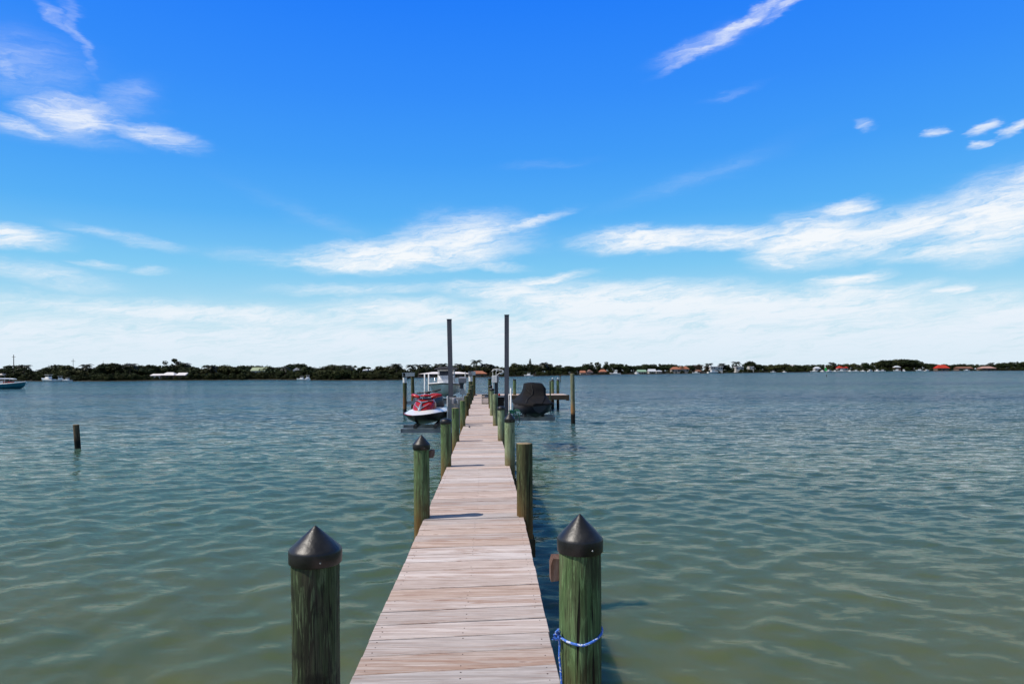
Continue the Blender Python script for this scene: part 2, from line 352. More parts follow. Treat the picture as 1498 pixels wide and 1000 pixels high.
# ------------------------------------------------------------------ water
def build_water():
    fine = np.arange(-52, 46.01, .13); coarse = np.arange(46.5 + 1, 308 - .5, 2.5)
    ang = np.radians(np.concatenate([fine, coarse])); na = len(ang)
    r = [.7]
    while r[-1] < 1600: r.append(r[-1] * 1.009)
    while r[-1] < 30000: r.append(r[-1] * 1.12)
    r = np.array(r); nr = len(r)
    A, RR = np.meshgrid(ang, r); X = RR * np.sin(A); Y = RR * np.cos(A)
    Z = np.zeros_like(X); DX = np.zeros_like(X); DY = np.zeros_like(X)
    g = np.random.default_rng(3)
    spacing = np.maximum(RR * .009, .02)
    for i in range(84):
        lam = .24 * (1.7 / .24) ** g.random()
        th = np.radians(90 + g.choice([-44, 40]) + g.normal(0, 17)); k = 2 * np.pi / lam
        kx, ky = k * np.cos(th), k * np.sin(th)
        slope = .015 * (1.2 if .3 < lam < .85 else .85); a = slope / k * 1.35
        w = np.clip(lam / (spacing * 3.) - .6, 0, 1)
        ph = kx * X + ky * Y + g.random() * 6.28
        # gusty groups
        w = w * (.65 + .5 * np.sin(.11 * (X * np.cos(th + 1) + Y * np.sin(th + 1)) + i))
        Z += w * a * np.cos(ph)
        DX -= w * a * .8 * np.cos(th) * np.sin(ph); DY -= w * a * .8 * np.sin(th) * np.sin(ph)
    co = np.stack([X + DX, Y + DY, Z], -1).reshape(-1, 3)
    co = np.vstack([co, [[0, 0, 0]]])
    i0 = (np.arange(nr - 1)[:, None] * na + np.arange(na)[None, :]); j = (np.arange(na) + 1) % na
    i1 = np.arange(nr - 1)[:, None] * na + j[None, :]
    quads = np.stack([i0, i1, i1 + na, i0 + na], -1).reshape(-1, 4)
    tri = np.stack([np.full(na, nr * na), j, np.arange(na)], -1)
    me = bpy.data.meshes.new('water')
    nv, nq, nt_ = len(co), len(quads), len(tri)
    me.vertices.add(nv); me.vertices.foreach_set('co', co.ravel().astype(np.float32))
    loops = np.concatenate([quads.ravel(), tri.ravel()]).astype(np.int32)
    me.loops.add(len(loops)); me.loops.foreach_set('vertex_index', loops)
    me.polygons.add(nq + nt_)
    me.polygons.foreach_set('loop_start', np.concatenate([np.arange(nq) * 4, nq * 4 + np.arange(nt_) * 3]).astype(np.int32))
    me.polygons.foreach_set('use_smooth', np.ones(nq + nt_, bool))
    me.update(calc_edges=True); me.validate()
    m, t, p = new_mat('bay_water'); me.materials.append(m)
    geo = t.n('ShaderNodeNewGeometry'); pos = geo.outputs['Position']
    sp = t.n('ShaderNodeSeparateXYZ'); t.l(pos, sp.inputs[0])
    # bottom: sandy shallows by the shore, sea grass patches, deeper green-blue channel beyond
    patch = t.noise(pos, .16, 4, .6, .5)
    dist = t.m('ADD', t.m('SUBTRACT', sp.outputs[1], t.m('MULTIPLY', sp.outputs[0], .0)), t.m('MULTIPLY_ADD', patch, 8., -4.))
    shallow = t.mix(t.ss(patch, .42, .62), (.093, .108, .048), (.062, .088, .044))
    mid = t.mix(t.ss(t.noise(pos, .03, 3, .5, 0, (.4, 1.6, 1)), .4, .65), (.054, .095, .060), (.040, .076, .056))
    far = t.mix(t.ss(t.noise(pos, .012, 4, .6, 0, (.25, 1.6, 1)), .42, .62), (.026, .080, .094), (.024, .062, .096))
    col = t.mix(t.ss(dist, 3.5, 15.), shallow, mid); col = t.mix(t.ss(dist, 14., 60.), col, far)
    # ripples too small for the mesh
    r1 = t.noise(pos, 2.4, 4, .6, .4, (.55, 1.7, 1), 'Color'); r2 = t.noise(pos, 8., 2, .55, .2, (.7, 1.6, 1), 'Color'); r0 = t.noise(pos, .8, 4, .6, .3, (.45, 1.9, 1), 'Color')
    gust = t.m('MULTIPLY', t.ss(t.noise(pos, .03, 3, .5, 0, (.3, 1.3, 1)), .35, .65, .9, 1.45), t.ss(sp.outputs[0], -10., 60., 1., 2.1))
    d = t.vm('LENGTH', pos); half = (.5, .5, .5)
    n = t.vm('ADD', t.vm('SCALE', t.vm('SUBTRACT', r1, half), sc=t.ss(d, 5., 40., .30, .95)), t.vm('SCALE', t.vm('SUBTRACT', r2, half), sc=t.ss(d, 4., 60., .14, .45)))
    n = t.vm('ADD', n, t.vm('SCALE', t.vm('SUBTRACT', r0, half), sc=t.ss(d, 12., 60., .0, 1.15)))
    n = t.vm('MULTIPLY', t.vm('SCALE', n, sc=gust), (1, 1, 0))
    nrm = t.vm('NORMALIZE', t.vm('ADD', geo.outputs['Normal'], n))
    nt_w = m.node_tree; out = nt_w.nodes['Material Output']; nt_w.nodes.remove(p)
    df = t.n('ShaderNodeSubsurfaceScattering'); df.falloff = 'BURLEY'; df.inputs['Scale'].default_value = .5; df.inputs['Radius'].default_value = (.5, 1., .9); t.l(col, df.inputs['Color'])
    gl = t.n('ShaderNodeBsdfGlossy'); gl.inputs['Roughness'].default_value = .09; t.l(nrm, gl.inputs['Normal']); gl.inputs['Color'].default_value = (1, 1, 1, 1)
    fr = t.n('ShaderNodeFresnel'); fr.inputs['IOR'].default_value = 1.33; t.l(nrm, fr.inputs['Normal'])
    fac = t.m('MULTIPLY', fr.outputs[0], t.m('MULTIPLY_ADD', fr.outputs[0], .42, .32))      # sky reflection weakened below plain Fresnel, as by a polarising filter
    mx = t.n('ShaderNodeMixShader'); t.l(fac, mx.inputs[0]); t.l(df.outputs[0], mx.inputs[1]); t.l(gl.outputs[0], mx.inputs[2]); t.l(mx.outputs[0], out.inputs['Surface'])
    o = bpy.data.objects.new('water', me); COL.objects.link(o); tag(o, kind='structure')
build_water()

# seabed so that the pilings stand in something
sb = MB(); sb.box(-3000, 3000, -60, 3000, -3.2, -3.0)
tag(sb.build('seabed', mat('sand_seabed', (.30, .27, .18), (.2, .2, .12), .9, scale=.2)), kind='structure')

# ------------------------------------------------------------------ dock
LEFT = [(-3, -.82), (3.97, -.813), (8.3, -.785), (13, -.775), (22.8, -.79), (28.2, -.83), (38, -.89), (48, -.93), (60, -.95)]
RIGHT = [(-3, .40), (3.96, .417), (8.46, .455), (13.1, .43), (22.7, .365), (29.8, .29), (38.1, .23), (50, .22), (60, .2)]
def itp(tab, d):
    for (a, x), (b, y) in zip(tab, tab[1:]):
        if d <= b: return x + (y - x) * (d - a) / (b - a)
    return tab[-1][1]
SKEW = .115
JOINT = [-2.6, 3.35, 8.45, 13.05, 17.75, 22.8, 28.1, 33.6, 38.2, 43.4, 51.6]
dock = empty('wooden_dock', (-.2, 0, DECKZ), 0, 'long narrow dock of pale weathered planks running out over the water to its end platform', 'dock')
def child_at(mb, name, mt, root):
    o = mb.build(name, mt); o.parent = root; o.matrix_parent_inverse = Matrix.Identity(4)
    inv = root.matrix_basis.inverted()
    me = o.data; me.transform(inv); return o
def deck_section(d0, d1, name='deck_section', lf=None, rf=None, along='x'):
    mb = MB(); ids = []; sc = MB(); pr = .27 if along == 'x' else .27
    n = max(1, round((d1 - d0) / pr)); w = (d1 - d0) / n
    for i in range(n):
        a, b = d0 + i * w, d0 + (i + 1) * w
        gap = random.uniform(.008, .016); jl, jr = random.uniform(-.004, .004), random.uniform(-.004, .004); jz = random.uniform(-.002, .003); sk = random.uniform(-.004, .004)
        xs = lambda d: (itp(LEFT, d) + jl if lf is None else lf + jl, itp(RIGHT, d) + jr if rf is None else rf + jr)
        def pts(d, z, ins=0):
            x0, x1 = xs(d); return [(x0 + ins, d + SKEW * (x0 + .2) - sk, z), (x1 - ins, d + SKEW * (x1 + .2) + sk, z)]
        zt, zb, ch = DECKZ + jz, DECKZ - .042, .004
        rings = []
        for (dd, z, ins) in ((a, zb, 0), (a, zt - ch, 0), (a + ch, zt, ch), (b - gap - ch, zt, ch), (b - gap, zt - ch, 0), (b - gap, zb, 0)):
            rings.append(pts(dd, z, ins))
        r0 = [r[0] for r in rings]; r1 = [r[1] for r in rings]
        k0 = len(mb.f); mb.loft([r0, r1], True, True); ids += [random.random()] * (len(mb.f) - k0)
        if d0 < 12:
            for fx in (.05, .52, .95):
                for fy in (.18, .5, .82):
                    if random.random() < .28: continue
                    dd = a + w * fy; x0, x1 = xs(dd); x = x0 + (x1 - x0) * (fx + random.uniform(-.008, .008)); rr = random.uniform(.0038, .0062)
                    y = dd + SKEW * (x + .2)
                    sc.lathe([(rr, 0), (rr * .9, .0025)], 6, (x, y, zt - .001), smooth=False)
    nf = len(mb.f); mb.add(sc.v, sc.f); ids += [.5] * len(sc.f)
    o = mb.build(name, M['plank']); o.data.materials.append(M['screw'])
    for p_ in o.data.polygons[nf:]: p_.material_index = 1
    at = o.data.attributes.new('plank', 'FLOAT', 'FACE'); at.data.foreach_set('value', ids)
    o.data.transform(dock.matrix_basis.inverted()); o.parent = dock
    return o
for a, b in zip(JOINT, JOINT[1:]): deck_section(a + .014, b - .014)
for k in range(3):                                               # stringers under the planks
    mb = MB()
    for a, b in zip(JOINT, JOINT[1:]):
        def xx(d):
            l, r = itp(LEFT, d), itp(RIGHT, d); return (l + .06, (l + r) / 2, r - .06)[k]
        xa, xb = xx(a), xx(b)
        mb.loft([[(xa - .022, a + .08, DECKZ - .25), (xa + .022, a + .08, DECKZ - .25), (xa + .022, a + .08, DECKZ - .044), (xa - .022, a + .08, DECKZ - .044)],
                 [(xb - .022, b + .06, DECKZ - .25), (xb + .022, b + .06, DECKZ - .25), (xb + .022, b + .06, DECKZ - .044), (xb - .022, b + .06, DECKZ - .044)]])
    child_at(mb, 'stringer', M['frame_wood'], dock)
for d in JOINT[1:-1]:
    mb = MB(); l, r = itp(LEFT, d), itp(RIGHT, d)
    for q in (-.12, .12):
        c0, c1 = (l - .13, d + q + SKEW * (l + .1)), (r + .13, d + q + SKEW * (r + .2))
        mb.loft([[(c0[0], c0[1] - .02, DECKZ - .47), (c0[0], c0[1] + .02, DECKZ - .47), (c0[0], c0[1] + .02, DECKZ - .255), (c0[0], c0[1] - .02, DECKZ - .255)],
                 [(c1[0], c1[1] - .02, DECKZ - .47), (c1[0], c1[1] + .02, DECKZ - .47), (c1[0], c1[1] + .02, DECKZ - .255), (c1[0], c1[1] - .02, DECKZ - .255)]])
    child_at(mb, 'cross_beam', M['frame_wood'], dock)
# end platform reaching out to the right
mb = MB(); ids = []; sv = SKEW; SKEW = 0
x = .30
while x < 6.1:
    k0 = len(mb.f); mb.box(x, x + .262, 52.0, 55.3, DECKZ - .042, DECKZ + random.uniform(-.002, .003)); ids += [random.random()] * (len(mb.f) - k0); x += .268
for yy in np.arange(51.72, 55.2, .268):
    k0 = len(mb.f); mb.box(-.93, .294, yy, yy + .262, DECKZ - .042, DECKZ + random.uniform(-.002, .003)); ids += [random.random()] * (len(mb.f) - k0)
SKEW = sv
o = mb.build('end_platform', M['plank']); at = o.data.attributes.new('plank', 'FLOAT', 'FACE'); at.data.foreach_set('value', ids)
o.data.transform(dock.matrix_basis.inverted()); o.parent = dock
mb = MB(); mb.box(.3, 6.16, 51.93, 51.99, DECKZ - .36, DECKZ - .02); mb.box(6.125, 6.18, 51.995, 55.3, DECKZ - .40, DECKZ - .02); mb.box(.3, 6.1, 55.31, 55.36, DECKZ - .3, DECKZ - .02); mb.box(6.0, 6.25, 51.78, 51.92, DECKZ - .42, DECKZ + .01)
child_at(mb, 'fascia_board', M['frame_wood'], dock)

# ------------------------------------------------------------------ pilings
def piling(x, y, top, rad, mt, cap, label, lean=(0, 0), seed=0, group='pilings along the dock', block=None, sleeve=False):
    g = random.Random(seed + int(abs(x) * 100) + int(y * 10)); n = 28; rings = []
    zs = [-3.1, -.4, 0, .4, .8, 1.1] + [1.1 + (top - 1.1) * k / 6 for k in range(1, 7)] if top > 1.2 else [-3.1, -.3, 0, top * .35, top * .7, top]
    ph = [g.random() * 6.28 for _ in range(4)]; cr = [g.random() * 6.28 for _ in range(5)]
    for z in zs:
        rr = []
        for k in range(n):
            a = 2 * math.pi * k / n
            w = 1 + .020 * math.sin(2 * a + ph[0] + z * .9) + .013 * math.sin(5 * a + ph[1] - 1.6 * z) + .010 * math.sin(9 * a + ph[2] + 3 * z) + .012 * math.sin(z * 5 + ph[3])
            rr.append((rad * w * math.cos(a) + lean[0] * (z / max(top, .1)), rad * w * math.sin(a) + lean[1] * (z / max(top, .1)), z))
        rings.append(rr)
    tp = [((px - lean[0]) * .965 + lean[0], (py - lean[1]) * .965 + lean[1], top + .006) for px, py, _ in rings[-1]]
    mb = MB(); mb.loft(rings, True, False, True); mb.loft([rings[-1], tp], True, False, False)
    root = empty('dock_piling', (x, y, 0), 0, label, 'piling', group)
    mb.build('post', mt, root)
    L = Vector((lean[0], lean[1], 0))
    if cap == 'cone':
        c = MB(); c.lathe([(rad * 1.06, -.005), (rad * 1.11, .0), (rad * 1.12, .056), (rad * 1.115, .060), (rad * 1.09, .0645), (rad * 1.075, .0672), (rad * 1.05, .0705), (rad * .80, .098), (rad * .53, .126), (rad * .26, .154), (rad * .08, .173), (rad * .03, .177), (.001, .178)], 36, (lean[0], lean[1], top - .045))
        co = c.build('cap', M['cap'], root)
        s = MB(); s.lathe([(.005, 0), (.004, .003)], 6); so_ = s.build('cap_screw', M['silver'], co, (lean[0] + rad * .45, lean[1] - rad * 1.02, top - .022)); so_.rotation_euler = (R(90), 0, R(24))
    elif cap == 'flat':
        c = MB(); c.lathe([(rad * 1.1, -.005), (rad * 1.14, 0), (rad * 1.14, .05), (rad * 1.0, .075), (rad * .3, .095), (.001, .097)], 28, (lean[0], lean[1], top - .05)); c.build('cap', M['cap'], root)
    elif cap == 'white':
        c = MB(); c.lathe([(rad * 1.1, -.005), (rad * 1.1, .05), (rad * .5, .10), (.001, .12)], 20, (lean[0], lean[1], top - .04)); c_ = c.build('cap', M['cap'], root)
        c = MB(); c.ell((0, 0, top + .16), .05, .05, .06); c.tube([(0, 0, top + .07), (0, 0, top + .12)], .012, 6); c.build('pale_tip', M['pvc'], c_)
    else:
        c = MB(); c.lathe([(rad * .95, 0), (rad * .93, .006), (rad * .4, .010), (.001, .008)], 28, (lean[0], lean[1], top + .005)); c.build('end_grain', M['endgrain'], root)
    if sleeve:
        c = MB(); c.lathe([(rad * 1.08, top - .42), (rad * 1.08, top - .04)], 24); c.build('sleeve', M['pvc'], root)
    if block:
        bx, bz, sx, sy, sz = block
        c = MB()
        pr = [(-sx, -sz), (sx * .6, -sz * .9), (sx, -sz * .2), (sx, sz), (-sx * .6, sz), (-sx, sz * .4)]
        c.loft([[(px, -sy, pz) for px, pz in pr], [(px, sy, pz) for px, pz in pr]])
        c.build('wood_block', M['blockwood'], root, (bx, .04, bz))
    return root
PIL = [  # px centre, distance, top py, radius, material, cap, label, extra
    (461.5, 3.38, 822, .1165, 'pile_dark', 'cone', 'dark weathered piling with a glossy black cone cap, nearest on the left of the dock', {}),
    (848.5, 3.32, 806, .0995, 'pile', 'cone', 'bright green piling with black cone cap, blue rope and wood block, nearest right', dict(block=(-.118, 2.085, .024, .045, .056))),
    (616.5, 8.5, 657, .098, 'pile', 'cone', 'green piling with pointed black cap and small wood block, second on the left', dict(block=(.125, 2.03, .035, .05, .05))),
    (767, 8.6, 649, .102, 'pile_brown', None, 'thick dark brown-green piling with flat sawn top, right of the dock', {}),
    (652.3, 13.1, 619, .099, 'pile', 'flat', 'green piling with a low black cap in front of the red watercraft', {}),
    (745.6, 13.2, 617, .097, 'pile_pale', 'cone', 'pale green piling with small black cone cap just below the green hose', {}),
    (666.3, 17.8, 597, .098, 'pile', None, 'slim green piling with pale bare top beside the grey lift panel', {}),
    (733.2, 17.9, 599, .094, 'pile_pale', 'flat', 'pale green piling with a low black cap in front of the grey right lift post', {}),
    (676.8, 22.8, 586, .09, 'pile', None, 'green piling half hidden behind the grey lift panel, left edge of the dock', {}),
    (724.4, 22.9, 577, .085, 'pile_pale', None, 'pale green uncapped piling beside the dark winch housing, right edge of the dock', {}),
    (682.3, 28.1, 579, .095, 'pile_brown', None, 'dark green piling just behind the grey lift panel, left edge of the dock', {}),
    (719.6, 28.1, 571, .09, 'pile_pale', 'flat', 'green piling in front of the white pedestal box, right edge of the dock', {}),
    (685.3, 33.6, 575, .10, 'pile_brown', None, 'dark green piling in the middle of the far left row, right of the grey outboard', {}),
    (717.6, 33.8, 566, .10, 'pile_brown', 'flat', 'dark green piling right beside the wire trap, right edge of the dock', {}),
    (687.6, 38.2, 569, .11, 'pile_dark', None, 'dark green piling in the far left row below the white-sleeved lift piling', {}),
    (716.4, 38.6, 555, .095, 'pile_brown', 'flat', 'tall dark piling standing left of the white pedestal box', {}),
    (689.8, 43.4, 563, .12, 'pile_dark', None, 'last dark piling of the left row before the boat lift, near the dock end', {}),
    (752.8, 52.6, 556, .12, 'pile', 'flat', 'pale green piling with dark top standing left behind the black covered watercraft', {}),
    (808.2, 55.5, 556, .125, 'pile', 'white', 'left one of two pilings with small pale tips on the end platform', {}),
    (816.0, 55.6, 556, .11, 'pile', 'white', 'right one of two pilings with small pale tips on the end platform', {}),
    (804.8, 51.6, 557, .05, 'pile_dark', None, 'thin dark pole just left of the two pale-tipped pilings on the end platform', {}),
]
for i, (px, d, top, rad, mt, cap, lab, kw) in enumerate(PIL):
    pt = P(px, top, d); piling(pt.x, pt.y, pt.z + (.05 if cap in ('cone', 'flat') else 0), rad, M[mt], cap, lab, seed=i, **kw)
# boat lift pilings
for px, d, top, lab, sl in ((592, 48.8, 551, 'front left piling of the boat lift, white sleeve at its top, standing in open water', True), (603.6, 54.3, 551, 'rear left piling of the boat lift, plain green, behind the white sleeved one', False),
                            (688.3, 48.8, 549, 'front right piling of the boat lift with white sleeve, at the dock end', True), (693.2, 54.3, 550, 'rear right piling of the boat lift, dark green, at the end of the dock', False)):
    pt = P(px, top, d); piling(pt.x, pt.y, pt.z, .13, M['pile_brown'], None, lab, group='pilings of the boat lift', sleeve=sl)
# free-standing posts in the water
pt = P(838, 546.5, 39.8); piling(pt.x + .0, pt.y, pt.z, .125, M['pile_tan'], None, 'tall tan mooring post with orange-brown band, alone in the water right of the dock', lean=(-.03, 0), group='mooring posts in open water')
pt = P(111.5, 621, 28.0); piling(pt.x + .06, pt.y, pt.z, .115, M['pile_stub'], None, 'short dark rotten post sticking out of the water alone at far left', lean=(-.07, 0), group='mooring posts in open water')

# blue rope round the near right piling
pr_ = P(848.5, 935, 3.32); zr = P(848.5, 938, 3.23).z
rp = empty('rope', (pr_.x, pr_.y, zr), 0, 'blue and white braided rope tied round the nearest right piling, its tail hanging down', 'rope')
mb = MB(); pts = []
for k in range(49):
    a = math.pi + 2 * math.pi * k / 48; rr = .106
    pts.append((rr * math.cos(a), rr * math.sin(a), .018 * abs(math.cos(a)) + .010 * math.cos(a) - (.012 if math.sin(a) < 0 else 0) * abs(math.sin(a))))
mb.tube(pts, .0062, 10); mb.build('loop', M['rope'], rp)
mb = MB(); kx = -.108; ky = -.035
mb.tube([(kx, ky, .008), (kx - .012, ky - .012, .03), (kx - .006, ky - .02, .045), (kx + .004, ky - .012, .03), (kx - .002, ky - .01, .0), (kx - .014, ky - .016, -.004), (kx - .022, ky - .012, .008)], .0075, 8)
mb.tube([(kx - .004, ky, .02), (kx - .022, ky - .004, .012), (kx - .03, ky - .006, -.008)], .006, 8); mb.build('knot', M['rope'], rp)
mb = MB(); mb.tube([(kx - .002, ky - .012, .02), (kx + .004, ky - .014, -.03), (kx + .002, ky - .012, -.08), (kx + .008, ky - .014, -.15), (kx + .014, ky - .012, -.24), (kx + .012, ky - .01, -.40), (kx + .01, ky - .01, -.60)], .0055, 8); mb.build('tail', M['rope'], rp)

# ------------------------------------------------------------------ hull helper (bow along +y)
def hull(secs, nsub=6, deck=False, flare=0.):
    """secs: y, half beam top, z top, half beam chine, z chine, z keel (interpolated smoothly)"""
    ys = [s[0] for s in secs]; out = []
    N = (len(secs) - 1) * nsub
    for i in range(N + 1):
        u = i / nsub; k = min(int(u), len(secs) - 2); f = u - k
        p0, p1, p2, p3 = (secs[max(k - 1, 0)], secs[k], secs[k + 1], secs[min(k + 2, len(secs) - 1)])
        s = [.5 * ((2 * b) + (c - a) * f + (2 * a - 5 * b + 4 * c - d) * f * f + (3 * b - a - 3 * c + d) * f ** 3) for a, b, c, d in zip(p0, p1, p2, p3)]
        y, bt, zt, bc, zc, zk = s; bt = max(bt, .004); bc = max(min(bc, bt), .003)
        side = [(bt, zt), (bc + (bt - bc) * .55, zc + (zt - zc) * .5), (bc, zc), (bc * .5, (zc + zk) / 2)]
        ring = [(-a, y, b) for a, b in side] + [(0, y, zk)] + [(a, y, b) for a, b in side[::-1]]
        out.append(ring)
    return out
def hull_mesh(secs, nsub=6):
    rings = hull(secs, nsub); mb = MB(); mb.loft(rings, False, False, True)
    mb.add(rings[0], [tuple(range(len(rings[0])))]); mb.add(rings[-1], [tuple(range(len(rings[-1])))[::-1]])
    return mb, rings

# ------------------------------------------------------------------ personal watercraft on the left lift
pw = P(621, 621.5, 23.3)
pwc = empty('personal_watercraft', (pw.x + .14, pw.y, 1.30), R(180 - 13), 'red, white and black personal watercraft with handlebars, raised on the left lift', 'jet ski')
def build_pwc(root, m_hull, covered=False):
    secs = [(-1.5, .52, .36, .48, .16, .03), (-.8, .58, .38, .53, .16, .0), (0, .60, .40, .54, .17, .0), (.7, .56, .40, .46, .19, .02), (1.15, .43, .38, .30, .22, .09), (1.4, .25, .36, .15, .26, .19), (1.52, .05, .35, .03, .31, .29)]
    mb, _ = hull_mesh(secs); mb.build('hull', m_hull, root)
    return secs
secs = build_pwc(pwc, M['blackgel'])
# bumper rail
rings = hull(secs); L = [Vector(r[0]) for r in rings]; Rr = [Vector(r[-1]) for r in rings]
mb = MB(); mb.tube([p + Vector((-.008, 0, .0)) for p in L] + [p + Vector((.008, 0, 0)) for p in Rr[::-1]], .022, 8); mb.build('bumper', M['blackgel'], pwc)
mb = MB(); mb.tube([p + Vector((.022, .006, .012)) for p in Rr[20:37]], .011, 6); mb.build('stripe', M['red'], pwc)
# topsides deck
dk = []
for r, (y) in zip(rings, [q[0][1] for q in rings]):
    bt = r[-1][0]; z = r[0][2] + .012; up = .16 * max(0, min(1, (1.5 - y) / .9)) if y > .2 else .16
    if y < -.9: up = .05 + .11 * (y + 1.5) / .6
    dk.append([(-bt * .985, y, z), (-bt * .80, y, z + up * .45), (-bt * .45, y, z + up * .85), (0, y, z + up), (bt * .45, y, z + up * .85), (bt * .80, y, z + up * .45), (bt * .985, y, z)])
mb = MB(); mb.loft(dk, False, False, True); mb.add(dk[0], [tuple(range(7))[::-1]]); mb.build('deck', M['white'], pwc)
# red hood: wedge rising to the handlebars
hd = []
for (y, w, z0, z1) in ((1.02, .10, .44, .47), (.88, .24, .45, .58), (.68, .33, .48, .72), (.45, .37, .50, .84), (.25, .36, .52, .90), (.10, .30, .52, .86)):
    hd.append([(-w, y, z0), (-w * .97, y, z0 + (z1 - z0) * .5), (-w * .72, y, z0 + (z1 - z0) * .88), (0, y, z1), (w * .72, y, z0 + (z1 - z0) * .88), (w * .97, y, z0 + (z1 - z0) * .5), (w, y, z0)])
mb = MB(); mb.loft(hd, False, False, True); mb.add(hd[0], [tuple(range(7))[::-1]]); mb.add(hd[-1], [tuple(range(7))]); hood = mb.build('hood', M['red'], pwc)
mb = MB()                                                       # silver chevrons on the hood
for s in (-1, 1):
    mb.tube([(0, 1.035, .485), (s * .06, .93, .575), (s * .17, .84, .64), (s * .26, .66, .72)], [.026, .02, .014, .005], 6)
    mb.tube([(0, .72, .735), (s * .14, .60, .775), (s * .28, .47, .80), (s * .34, .36, .82)], [.030, .022, .015, .005], 6)
mb.tube([(0, .74, .72), (0, .88, .62), (0, 1.0, .50)], [.02, .055, .045], 6)
mb.build('trim', M['silver'], hood)
mb = MB(); mb.tube([(-.20, .80, .60), (0, .93, .54), (.20, .80, .60)], [.012, .03, .012], 6); mb.tube([(-.30, .52, .79), (0, .66, .765), (.30, .52, .79)], [.012, .024, .012], 6); mb.build('intake', M['black'], hood)
mb = MB(); mb.ell((0, .36, .855), .24, .16, .045); mb.build('windscreen', M['glass'], hood)
for s in (-1, 1):
    mb = MB(); mb.loft([[(s * .22 + 0 * a, .30 + .10 * math.cos(a), .90 + .055 * math.sin(a)) for a in np.linspace(0, 6.283, 13)[:-1]],
                        [(s * .38, .28 + .11 * math.cos(a), .945 + .065 * math.sin(a)) for a in np.linspace(0, 6.283, 13)[:-1]],
                        [(s * .48, .24 + .09 * math.cos(a), .965 + .055 * math.sin(a)) for a in np.linspace(0, 6.283, 13)[:-1]],
                        [(s * .54, .20 + .03 * math.cos(a), .965 + .02 * math.sin(a)) for a in np.linspace(0, 6.283, 13)[:-1]]], True, True, True)
    w = mb.build('mirror', M['red'], pwc)
    g = MB(); g.ell((s * .42, .16, .955), .08, .02, .038); g.build('mirror_glass', M['glass'], w)
mb = MB(); mb.ell((0, .30, .95), .20, .13, .05); mb.build('gauge_pod', M['red'], pwc)
hb = MB(); hb.tube([(.42, -.02, 1.02), (.30, .04, 1.03), (.12, .08, 1.05), (-.12, .08, 1.08), (-.30, .06, 1.11), (-.44, .0, 1.16)], [.026, .026, .02, .02, .026, .026], 8)
hb.ell((0, .08, 1.05), .10, .07, .05)
for p in ((.30, .04, 1.03), (-.29, .06, 1.11)): hb.ell(p, .05, .04, .035)
hb.build('handlebar', M['black'], pwc)
st = []
for (y, w, z) in ((.12, .10, .80), (-.05, .15, .86), (-.4, .18, .84), (-.75, .20, .90), (-1.1, .19, .92), (-1.25, .14, .84)):
    st.append([(-w * 1.3, y, .50), (-w, y, z - .08), (-w * .6, y, z), (w * .6, y, z), (w, y, z - .08), (w * 1.3, y, .50)])
mb = MB(); mb.loft(st, True, True, True); seat = mb.build('seat', M['black'], pwc)
mb = MB(); mb.ell((0, -.75, .955), .15, .35, .05); mb.build('seat_pad', M['redcush'], seat)

# black covered watercraft on the right lift
cw = P(779, 606, 27.2)
cpw = empty('covered_watercraft', (cw.x, cw.y, 1.33), R(180 + 6), 'personal watercraft under a black canvas cover, raised on the right lift', 'jet ski')
secs2 = [(-1.5, .58, .47, .52, .15, -.06), (-.8, .63, .47, .58, .15, -.08), (0, .64, .48, .59, .15, -.08), (.7, .62, .48, .55, .16, -.07), (1.1, .57, .48, .47, .18, -.02), (1.4, .46, .47, .33, .2, .06), (1.54, .30, .47, .18, .25, .14)]
mb, _ = hull_mesh(secs2); mb.build('hull', M['navy'], cpw)
mb = MB(); mb.tube([(-.1, 1.50, .27), (.1, 1.5, .27)], .02, 6); mb.build('bow_eye', M['silver'], cpw)
cv = []
def cover_sec(y, w, hb, ht, wt, zs=.49):
    hb *= .80
    b, t_ = zs + hb, zs + hb + ht
    fl = .02 * math.sin(y * 9) + .015 * math.sin(y * 17 + 1)
    return [(-w, y, zs - .06 + fl), (-w * 1.03, y, zs), (-w * .80, y, zs + hb * .36), (-wt - .03, y, b), (-wt, y, b + ht * .45), (-wt - .035 * min(1, ht * 3), y, b + ht * .66), (-wt * .80, y, t_), (wt * .1, y, t_ + .03 * min(1, ht * 3)), (wt * .80, y, t_), (wt * .82, y, b + ht * .70), (wt * .94, y, b + ht * .42), (wt + .04, y, b), (w * .82, y, zs + hb * .38), (w * 1.03, y, zs), (w, y, zs - .06 - fl)]
for a in ((1.58, .24, .03, 0, .10), (1.45, .48, .08, 0, .16), (1.15, .62, .20, 0, .28), (.85, .68, .30, .01, .37), (.66, .69, .34, .03, .41), (.56, .70, .35, .22, .42), (.46, .70, .36, .40, .42), (.30, .70, .36, .47, .42), (.0, .70, .36, .48, .41), (-.25, .70, .36, .44, .40), (-.4, .69, .36, .22, .39), (-.9, .66, .36, .10, .36), (-1.3, .62, .34, .06, .30), (-1.5, .60, .18, .0, .25), (-1.58, .55, .03, 0, .2)):
    cv.append(cover_sec(*a))
mb = MB(); mb.loft(cv, False, False, True); mb.add(cv[0], [tuple(range(15))]); mb.add(cv[-1], [tuple(range(15))[::-1]])
cover = mb.build('cover', M['cover'], cpw)
mb = MB(); mb.tube([(.12, .47, 1.20), (.10, .60, .98), (.14, .70, .80), (.26, .90, .745), (.42, 1.18, .655), (.50, 1.40, .53)], .013, 6); mb.tube([(.36, .52, 1.08), (.24, .62, .92), (.14, .69, .83)], .010, 6)
mb.build('seam', M['seam'], cover)

